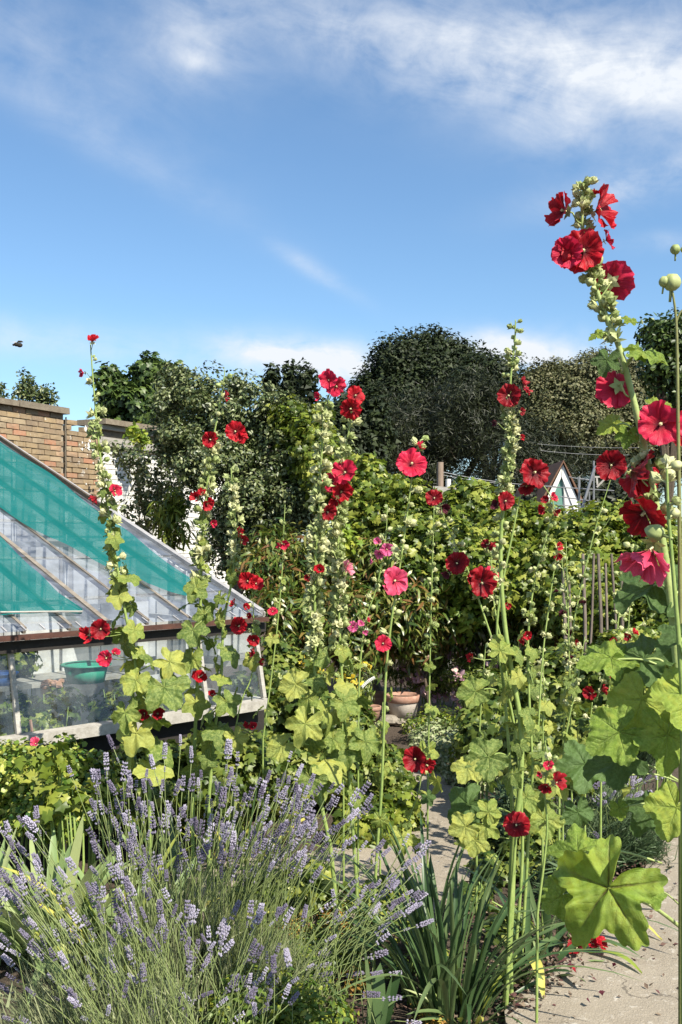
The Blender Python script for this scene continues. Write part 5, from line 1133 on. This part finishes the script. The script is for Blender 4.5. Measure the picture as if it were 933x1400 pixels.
# ---- the big foreground plant
FY = 1.95
hollyhock('nearest and tallest hollyhock, large red flowers high against the sky', FY,
  [([(800, 252), (796, 285), (800, 340), (812, 385), (828, 430), (845, 470), (862, 530), (880, 605), (897, 690), (912, 780), (925, 900), (934, 1050), (938, 1400)], 2.2, 9.5, 0)],
  [(771, 288, 28, 'red', -68, 5, 'mid', .0), (817, 288, 32, 'red', 56, 12, 'mid', .01), (813, 266, 7, 'red', 40, 50, 'cup', .0), (798, 343, 31, 'red', -12, 2, 'open', -.01), (776, 346, 25, 'rose', -40, -5, 'mid', .0), (830, 328, 16, 'rose', 80, 15, 'open', .01), (838, 384, 30, 'rose', 150, 25, 'open', .03), (842, 530, 30, 'rose', 190, -10, 'open', .03),
   (903, 580, 33, 'rose', -8, 3, 'open', -.02), (836, 636, 21, 'dark', -10, 0, 'open', -.03), (866, 645, 36, 'dark', 75, -20, 'mid', .00), (872, 648, 30, 'red', 150, -30, 'open', .02), (880, 702, 33, 'dark', -50, -35, 'mid', .0), (890, 752, 44, 'coral', -50, -50, 'cup', -.04), (930, 585, 24, 'red', 20, 0, 'open', .01)],
  [(0, 252, 345, 30, (0, 1, 1), .9), (0, 365, 445, 40, (0, 1, 1), 1.0), (0, 440, 480, 5, (2,), 1.1), (0, 600, 720, 10, (0, 1), 1.5)],
  [],
  [(880, 482, 36, 97, 10, 60, 'near', -.02), (830, 492, 22, 200, -20, 20, 'dark', -.03), (860, 438, 13, 80, 10, 50, 'near', -.02), (818, 457, 14, 240, -30, 50, 'near', -.01), (872, 485, 14, 150, 20, 40, 'near', -.02), (840, 580, 26, 230, -10, 50, 'near', .04), (858, 595, 18, 190, -20, 10, 'near', -.01),
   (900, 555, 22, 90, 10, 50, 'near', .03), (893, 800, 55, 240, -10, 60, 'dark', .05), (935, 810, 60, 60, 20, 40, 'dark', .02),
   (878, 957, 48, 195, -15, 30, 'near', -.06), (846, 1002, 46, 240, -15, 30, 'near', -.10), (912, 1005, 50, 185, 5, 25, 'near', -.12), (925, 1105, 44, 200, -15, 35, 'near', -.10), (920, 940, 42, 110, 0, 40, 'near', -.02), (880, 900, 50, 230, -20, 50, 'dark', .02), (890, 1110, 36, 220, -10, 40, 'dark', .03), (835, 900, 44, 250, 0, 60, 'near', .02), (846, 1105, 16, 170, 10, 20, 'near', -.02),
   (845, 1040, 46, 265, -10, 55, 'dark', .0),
   (832, 1214, 84, 218, -30, 30, 'vein', -.22, (936, 1272)), (790, 1165, 44, 300, -25, 45, 'near', -.10, (905, 1180)), (768, 1225, 34, 245, -40, 20, 'near', -.16, (836, 1216)), (880, 1215, 34, 85, 25, 55, 'near', -.16, (932, 1240)), (850, 1062, 1, 0, 0, 0, 'near', 0)], budpx=14, mat='stem_pale', lmat='leaf_near', cat='hollyhock')
hollyhock('thin brown hollyhock stalk with round seed pods at the right edge', 1.9, [([(919, 395), (924, 430), (926, 480), (927, 560), (929, 700), (931, 900), (931, 1100), (931, 1400)], 1.8, 5, 0), ([(945, 420), (932, 425), (925, 440)], 1.5, 2, 0)],
  [], [], [], budpx=15, mat='stem_brown')
pr = C.objects[-1].parent
for px, py, s in ((919, 386, 24), (908, 385, 15), (924, 341, 14), (936, 341, 10)):
    o = obj('seed_pod', SEED); o.parent = pr; set_mat(o, pr, at(px, py, 1.9), frame(Vector((random.uniform(-.3, .3), -.2, 1)), roll=px), s*1.9/F)
o = MB().tube([at(919, 392, 1.9), at(908, 390, 1.9)], .0015, 5).build('pod_stalk', M['stem'], pr, loc=pr.location)
hollyhock('nearest leaf stalks and pale buds rising at the right edge', 1.8, [([(912, 640), (914, 700), (922, 800), (930, 900), (934, 1000), (936, 1400)], 1.8, 6.5, 0)],
  [], [(0, 600, 760, 9, (0, 1), 1.6)], [], [(938, 950, 50, 200, 10, 40, 'near', 0), (935, 870, 40, 240, 0, 60, 'dark', .03)], budpx=16)
# young plant in front of glasshouse sill with a single pink bloom
hollyhock('tiny bindweed shoot holding one pink bloom below the sill', 4.15, [([(49, 1022), (52, 1040), (60, 1080)], 1.5, 3, 0)], [(49, 1017, 9, 'coral', 0, 40, 'cup')], [], [(0, 1025, 1060, 5, 9, 12)], group='low flowers', cat='flower', name='bindweed')

# ------------------------------------------------------------------ sword-leaved clumps
def sword(mat, bend, fold=.03, n=9):
    V = []; Fs = []
    for i in range(n+1):
        t = i/n; w_ = .5*(math.sin(math.pi*min(1, .18+t*.82))**.55)*(1 if t < 1 else .02)
        z = t; y = bend*t**2.2; z = t-abs(bend)*.35*t**3
        V += [(-w_, y, z), (0, y+fold*w_*.6, z), (w_, y, z)]
    for i in range(n):
        k = i*3; Fs += [(k, k+1, k+4, k+3), (k+1, k+2, k+5, k+4)]
    return mesh('leaf', V, Fs, M[mat], True)
SW = {m: [sword(m, b) for b in (.05, .2, .4, .75)] for m in ('iris_pale', 'iris_dark', 'iris_yellow')}
def clump(name, label, px, py, n, lpx, wpx, spread, mats, rad, group, lean=(0, 0), parent=None, az=None):
    p = ground(px, py) if parent is None else None
    t = empty(name, p, label, 'iris', group); Y = p.y
    for i in range(n):
        a = random.uniform(0, 6.283) if az is None else random.uniform(*az); q = random.random()**.6
        L = lpx*Y/F*random.uniform(.6, 1.08); tilt = spread*q+random.uniform(-.06, .06)
        R = Matrix.Rotation(a, 4, 'Z') @ Matrix.Rotation(-tilt, 4, 'X') @ Matrix.Rotation(random.uniform(-.9, .9), 4, 'Z')
        mt = random.choice(mats); o = obj('leaf', SW[mt][min(3, int(q*3+random.random()))]); o.parent = t
        Rl = Matrix.Rotation(lean[0], 4, 'Y') @ Matrix.Rotation(lean[1], 4, 'X')
        o.matrix_local = Matrix.Translation((math.cos(a+1.57)*rad*q, math.sin(a+1.57)*rad*q, -.01)) @ Rl @ R @ Matrix.Diagonal((wpx*Y/F*random.uniform(.7, 1.2), L, L, 1))
    return t
IG = 'sword leaved iris clumps'
clump('iris', 'pale green iris fan at the left under the variegated bush', 70, 1310, 70, 205, 17, .7, ('iris_pale',), .12, IG)
clump('iris', 'pale iris fan rising behind the lavender spikes', 165, 1325, 60, 205, 15, .75, ('iris_pale', 'iris_pale', 'iris_yellow'), .12, IG, (.1, 0))
clump('iris', 'pale iris leaves at the far left edge', -10, 1310, 34, 185, 14, .7, ('iris_pale',), .10, IG)
clump('iris', 'narrow dark iris clump left of the thick hollyhock stem', 615, 1385, 90, 255, 7.5, .36, ('iris_dark',), .13, IG)
clump('iris', 'tall dark iris blades reaching over the far path', 590, 1330, 14, 250, 9, .25, ('iris_dark',), .10, IG)
clump('iris', 'iris with broad arching leaves right of the thick stem', 725, 1335, 30, 150, 9, 1.2, ('iris_dark', 'iris_dark', 'iris_pale'), .10, IG)
clump('iris', 'dark shaded iris blades behind the big veined leaf', 760, 1290, 16, 150, 10, .6, ('iris_dark',), .12, IG)
clump('iris', 'low arching iris leaves at the soil edge', 640, 1385, 26, 110, 6, 1.3, ('iris_dark', 'iris_yellow', 'iris_pale'), .12, IG)
clump('iris', 'small dark broad iris at the bottom edge', 510, 1460, 9, 190, 24, .45, ('iris_dark',), .05, IG)
clump('iris', 'grass like blades between the left hollyhocks', 330, 1180, 40, 150, 6, .8, ('iris_dark', 'iris_yellow'), .15, IG)
clump('iris', 'pale grass blades behind the lavender on the far path edge', 240, 1215, 30, 130, 8, .9, ('iris_pale', 'iris_dark'), .15, IG)
# single fallen leaves on the path
def path_leaf(x0, y0, x1, y1, wpx, mat, label, lift=.06):
    a, b = ground(x0, y0), ground(x1, y1); Y = (a.y+b.y)/2; d = b-a; n = 10; V = []; Fs = []; sd = Vector((-d.y, d.x, 0)).normalized()
    for i in range(n+1):
        t = i/n; w_ = wpx*Y/F*.5*math.sin(math.pi*(.12+.86*t))**.7; z = .055+lift*math.sin(math.pi*min(1, t*1.05))+.004
        c = a+d*t+sd*.03*math.sin(t*3); c.z = z; V += [c-sd*w_, c+Vector((0, 0, -.005)), c+sd*w_]
    for i in range(n): k = i*3; Fs += [(k, k+1, k+4, k+3), (k+1, k+2, k+5, k+4)]
    tag(mesh_o('fallen_leaf', [v-a for v in V], Fs, M[mat]), label, 'leaf', 'long leaves lying on the path').location = a
path_leaf(800, 1278, 902, 1260, 14, 'iris_pale', 'broad green sword leaf lying across the path')
path_leaf(838, 1288, 905, 1305, 9, 'iris_yellow', 'yellow sword leaf curling on the path', .04)
path_leaf(806, 1322, 877, 1352, 10, 'iris_yellow', 'yellow green leaf pointing to the lower right on the path', .02)
path_leaf(826, 1316, 845, 1314, 6, 'iris_yellow', 'short yellow leaf beside the fallen red flower', .01)
path_leaf(698, 1345, 742, 1387, 18, 'iris_yellow', 'broad pale leaf drooping onto the path corner', .08)
# fallen flower and petals
ff = empty('fallen_flower', ground(795, 1322)+Vector((0, 0, .06)), 'crumpled red hollyhock bloom lying on the path below the big leaf', 'flower')
for px, py, r, yw, c in ((785, 1316, 16, -30, 'dark'), (800, 1308, 17, 20, 'red'), (812, 1312, 14, 50, 'red')):
    p = ground(px, py); p = Vector((p.x, p.y-.05, .075)); flower(ff, p, r*3.9/F, c, yw, 45, 'cup')
for i, (px, py, s) in enumerate(((781, 1349, 8), (789, 1354, 9), (868, 1337, 7), (876, 1333, 7), (838, 1345, 6), (824, 1386, 7), (808, 1397, 8), (928, 1330, 5), (640, 1372, 5))):
    p = ground(px, py); p.z = .062; o = obj('fallen_petal', PET['maroon' if i != 1 else 'dark', 'cup'][i % 3]); o.matrix_local = Matrix.Translation(p) @ Matrix.Rotation(i*1.3, 4, 'Z') @ Matrix.Rotation(.5, 4, 'X') @ Matrix.Diagonal((s*.8*p.y/F*1.6, s*.8*p.y/F*1.6, s*.3*p.y/F*1.6, 1))
    tag(o, ['shrivelled dark petal beside a white pebble on the path', 'red petal next to the shrivelled one', 'left of two rolled purple petals on the path', 'right of two rolled purple petals on the path', 'small purple petal near the yellow green leaf', 'purple petal low on the path', 'purple petal at the bottom edge of the path', 'purple petal at the right edge of the path', 'purple petal on the soil by the iris'][i], 'petal', 'fallen petals')

# ------------------------------------------------------------------ lavender
def spike_mesh(seed, whorls=7):
    r_ = random.Random(seed); mb = MB()
    for k in range(whorls):
        z = .08+k/whorls*.92+(.0 if k else -.14); w_ = .15*(1-.45*(k/whorls)**2)*(.8 if k == 0 else 1)
        for j in range(6):
            a = j*1.047+k*.5+r_.uniform(-.2, .2); c = Vector((math.cos(a)*w_, math.sin(a)*w_, z+r_.uniform(-.03, .03))); s = r_.uniform(.055, .085)
            P = [c+Vector(v)*s for v in ((1, 0, 0), (0, 1, 0), (-1, 0, 0), (0, -1, 0), (math.cos(a)*.6, math.sin(a)*.6, 1.4), (0, 0, -1))]
            mb.add(P, [(0, 1, 4), (1, 2, 4), (2, 3, 4), (3, 0, 4), (1, 0, 5), (2, 1, 5), (3, 2, 5), (0, 3, 5)])
    return mb.mesh('flower_spike', M['lav'])
SPK = [spike_mesh(k, 5+k % 4) for k in range(5)]
LG = 'lavender bushes'
def lavender(label, base_px, base_Y, tips, leafblobs, nl, thr, extra, smat='lav_leaf', ssize=(13, 27), nleafsize=.05, group=LG):
    b = at(base_px, 738, base_Y); b.z = 0; t = empty('lavender', b, label, 'lavender', group)
    for (px, py, Y, lean) in tips:
        e = at(px, py, Y); s = b+Vector(((e.x-b.x)*.45+random.gauss(0, .10), (e.y-b.y)*.35, .12)); d = (e-s)
        m = s.lerp(e, .55)+Vector((-(e.x-b.x)*.08+random.gauss(0, .02), random.gauss(0, .02), .04)); S = spline([s, m, e], 5)
        mb = MB(); mb.tube(S, thr, 4); o = mb.build('flower_stem', M['lav_stem'], t, True, loc=t.location)
        dr = (S[-1]-S[-2]).normalized()+Vector((random.gauss(0, .12), random.gauss(0, .12), 0)); h = random.uniform(*ssize)*Y/F
        k = obj('flower_spike', random.choice(SPK)); k.parent = o
        fat = h*random.uniform(.65, 1.05); k.matrix_local = Matrix.Translation(e-t.location) @ frame(dr, roll=random.uniform(0, 6)) @ Matrix.Diagonal((fat, fat, h, 1))
        if random.random() < .35:
            k = obj('flower_spike', SPK[0]); k.parent = o; h2 = h*.35
            k.matrix_local = Matrix.Translation(S[-2]-t.location) @ frame(dr) @ Matrix.Scale(h2, 4)
    # fine leafy stems: long thin blades radiating from the base
    n = nl; mbV = []
    ix = rng.integers(0, len(leafblobs), n); LBk = np.array(leafblobs)[ix]
    E = LBk[:, :3]+rng.normal(scale=.45, size=(n, 3))*LBk[:, 3:6]; bb = np.array(b)+rng.normal(scale=1, size=(n, 3))*np.array([.16, .10, 0])
    E[:, 2] = np.maximum(E[:, 2], .1)
    Dv = E-(bb*np.array([.6, .6, 0])+E*np.array([.4, .4, 0]))+rng.normal(scale=.05, size=(n, 3)); Ln = np.linalg.norm(Dv, axis=1, keepdims=True); D = Dv/Ln
    S0 = E-D*np.minimum(Ln*.9, extra); sd = np.cross(D, rng.normal(size=(n, 3))); sd /= np.linalg.norm(sd, axis=1, keepdims=True); wv = thr*1.15
    mid = (S0+E)/2+rng.normal(scale=.016, size=(n, 3))
    V = np.stack([S0-sd*wv, S0+sd*wv, mid-sd*wv, mid+sd*wv, E], 1); Fq = np.array([(0, 1, 3), (0, 3, 2), (2, 3, 4)])
    Fa = (Fq[None]+(np.arange(n)*5)[:, None, None]).reshape(-1, 3)
    o = obj('leafy_stems', mesh('leafy_stems', V.reshape(-1, 3)-np.array(t.location), Fa, M[smat]), t); o['kind'] = 'stuff'
    nf = n; ix = rng.integers(0, n, nf); f = rng.uniform(0, .8, (nf, 1)); P = S0[ix]*(1-f)+E[ix]*f
    V, Fa = scatter(P, rng.normal(size=P.shape)+np.array([0, 0, .3]), nleafsize, 'needle', Tn=D[ix]*1.2)
    o = obj('foliage', mesh('foliage', V-np.array(t.location), Fa, M[smat]), t); o['kind'] = 'stuff'
    return t
def tipset(regs):
    L = []
    for (x0, y0, x1, y1, n, Y0, Y1) in regs:
        for i in range(n): L.append((random.uniform(x0, x1), random.uniform(y0, y1), random.uniform(Y0, Y1), 0))
    return L
tips = [(155, 1022, 3.1, 0), (146, 1050, 3.1, 0), (225, 1035, 3.1, 0), (247, 1018, 3.1, 0), (262, 1040, 3.2, 0), (200, 1065, 3.0, 0), (179, 1075, 3, 0), (158, 1085, 3, 0), (135, 1070, 3, 0), (98, 1060, 3, 0), (312, 1035, 3.2, 0), (325, 1045, 3.2, 0), (275, 1065, 3.1, 0), (240, 1085, 3, 0), (395, 1040, 3.2, 0), (405, 1065, 3.2, 0), (210, 1050, 3.1, 0)]
tips += tipset([(130, 1060, 330, 1200, 108, 2.9, 3.4), (300, 1070, 430, 1210, 85, 3.0, 3.5), (380, 1075, 500, 1180, 32, 3.1, 3.5)])
lavender('large lavender bush with upright violet spikes in the centre foreground', 250, 3.15, tips, [B(230, 1250, 3.2, 60, 70, .25), B(310, 1250, 3.2, 60, 60, .25), B(260, 1210, 3.2, 70, 60, .2), B(370, 1270, 3.3, 50, 40, .25)], 1500, .0014, .45)
tips = tipset([(440, 1150, 575, 1270, 40, 3.0, 3.4), (380, 1240, 560, 1400, 26, 3.0, 3.3)])
lavender('lavender stems leaning far right over the dark iris', 300, 3.0, tips, [B(400, 1280, 3.1, 60, 40, .2), B(330, 1320, 3.0, 60, 50, .2)], 450, .0015, .55)
tips = tipset([(-10, 1120, 60, 1240, 40, 2.5, 2.9), (0, 1220, 210, 1400, 92, 2.5, 2.9), (200, 1250, 400, 1400, 75, 2.6, 3.0), (90, 1180, 240, 1300, 20, 2.6, 2.9)])
lavender('nearest lavender sprawling across the lower left corner', 260, 2.6, tips, [B(60, 1360, 2.7, 100, 60, .2), B(170, 1360, 2.7, 90, 50, .2)], 1500, .0012, .26)
tips = tipset([(750, 1060, 900, 1160, 60, 4.9, 5.6), (770, 1040, 880, 1100, 24, 5.4, 6.0)])
lavender('dark green lavender mound with faded spikes at the path edge', 820, 5.2, tips, [B(820, 1150, 5.2, 60, 40, .3), B(870, 1140, 5.1, 36, 40, .3), B(770, 1140, 5.3, 50, 50, .3), B(840, 1100, 5.5, 60, 40, .3)], 9000, .0022, .20, 'lav_grey', (13, 22), .035)
tips = tipset([(740, 900, 900, 1040, 40, 6.2, 6.8), (690, 990, 800, 1060, 16, 5.9, 6.3)])
lavender('faded lavender between the hollyhocks at the back right', 820, 6.6, tips, [B(800, 1000, 6.6, 60, 50, .3), B(860, 1000, 6.6, 50, 50, .3)], 4000, .0025, .22, 'lav_grey', (11, 18), .04)
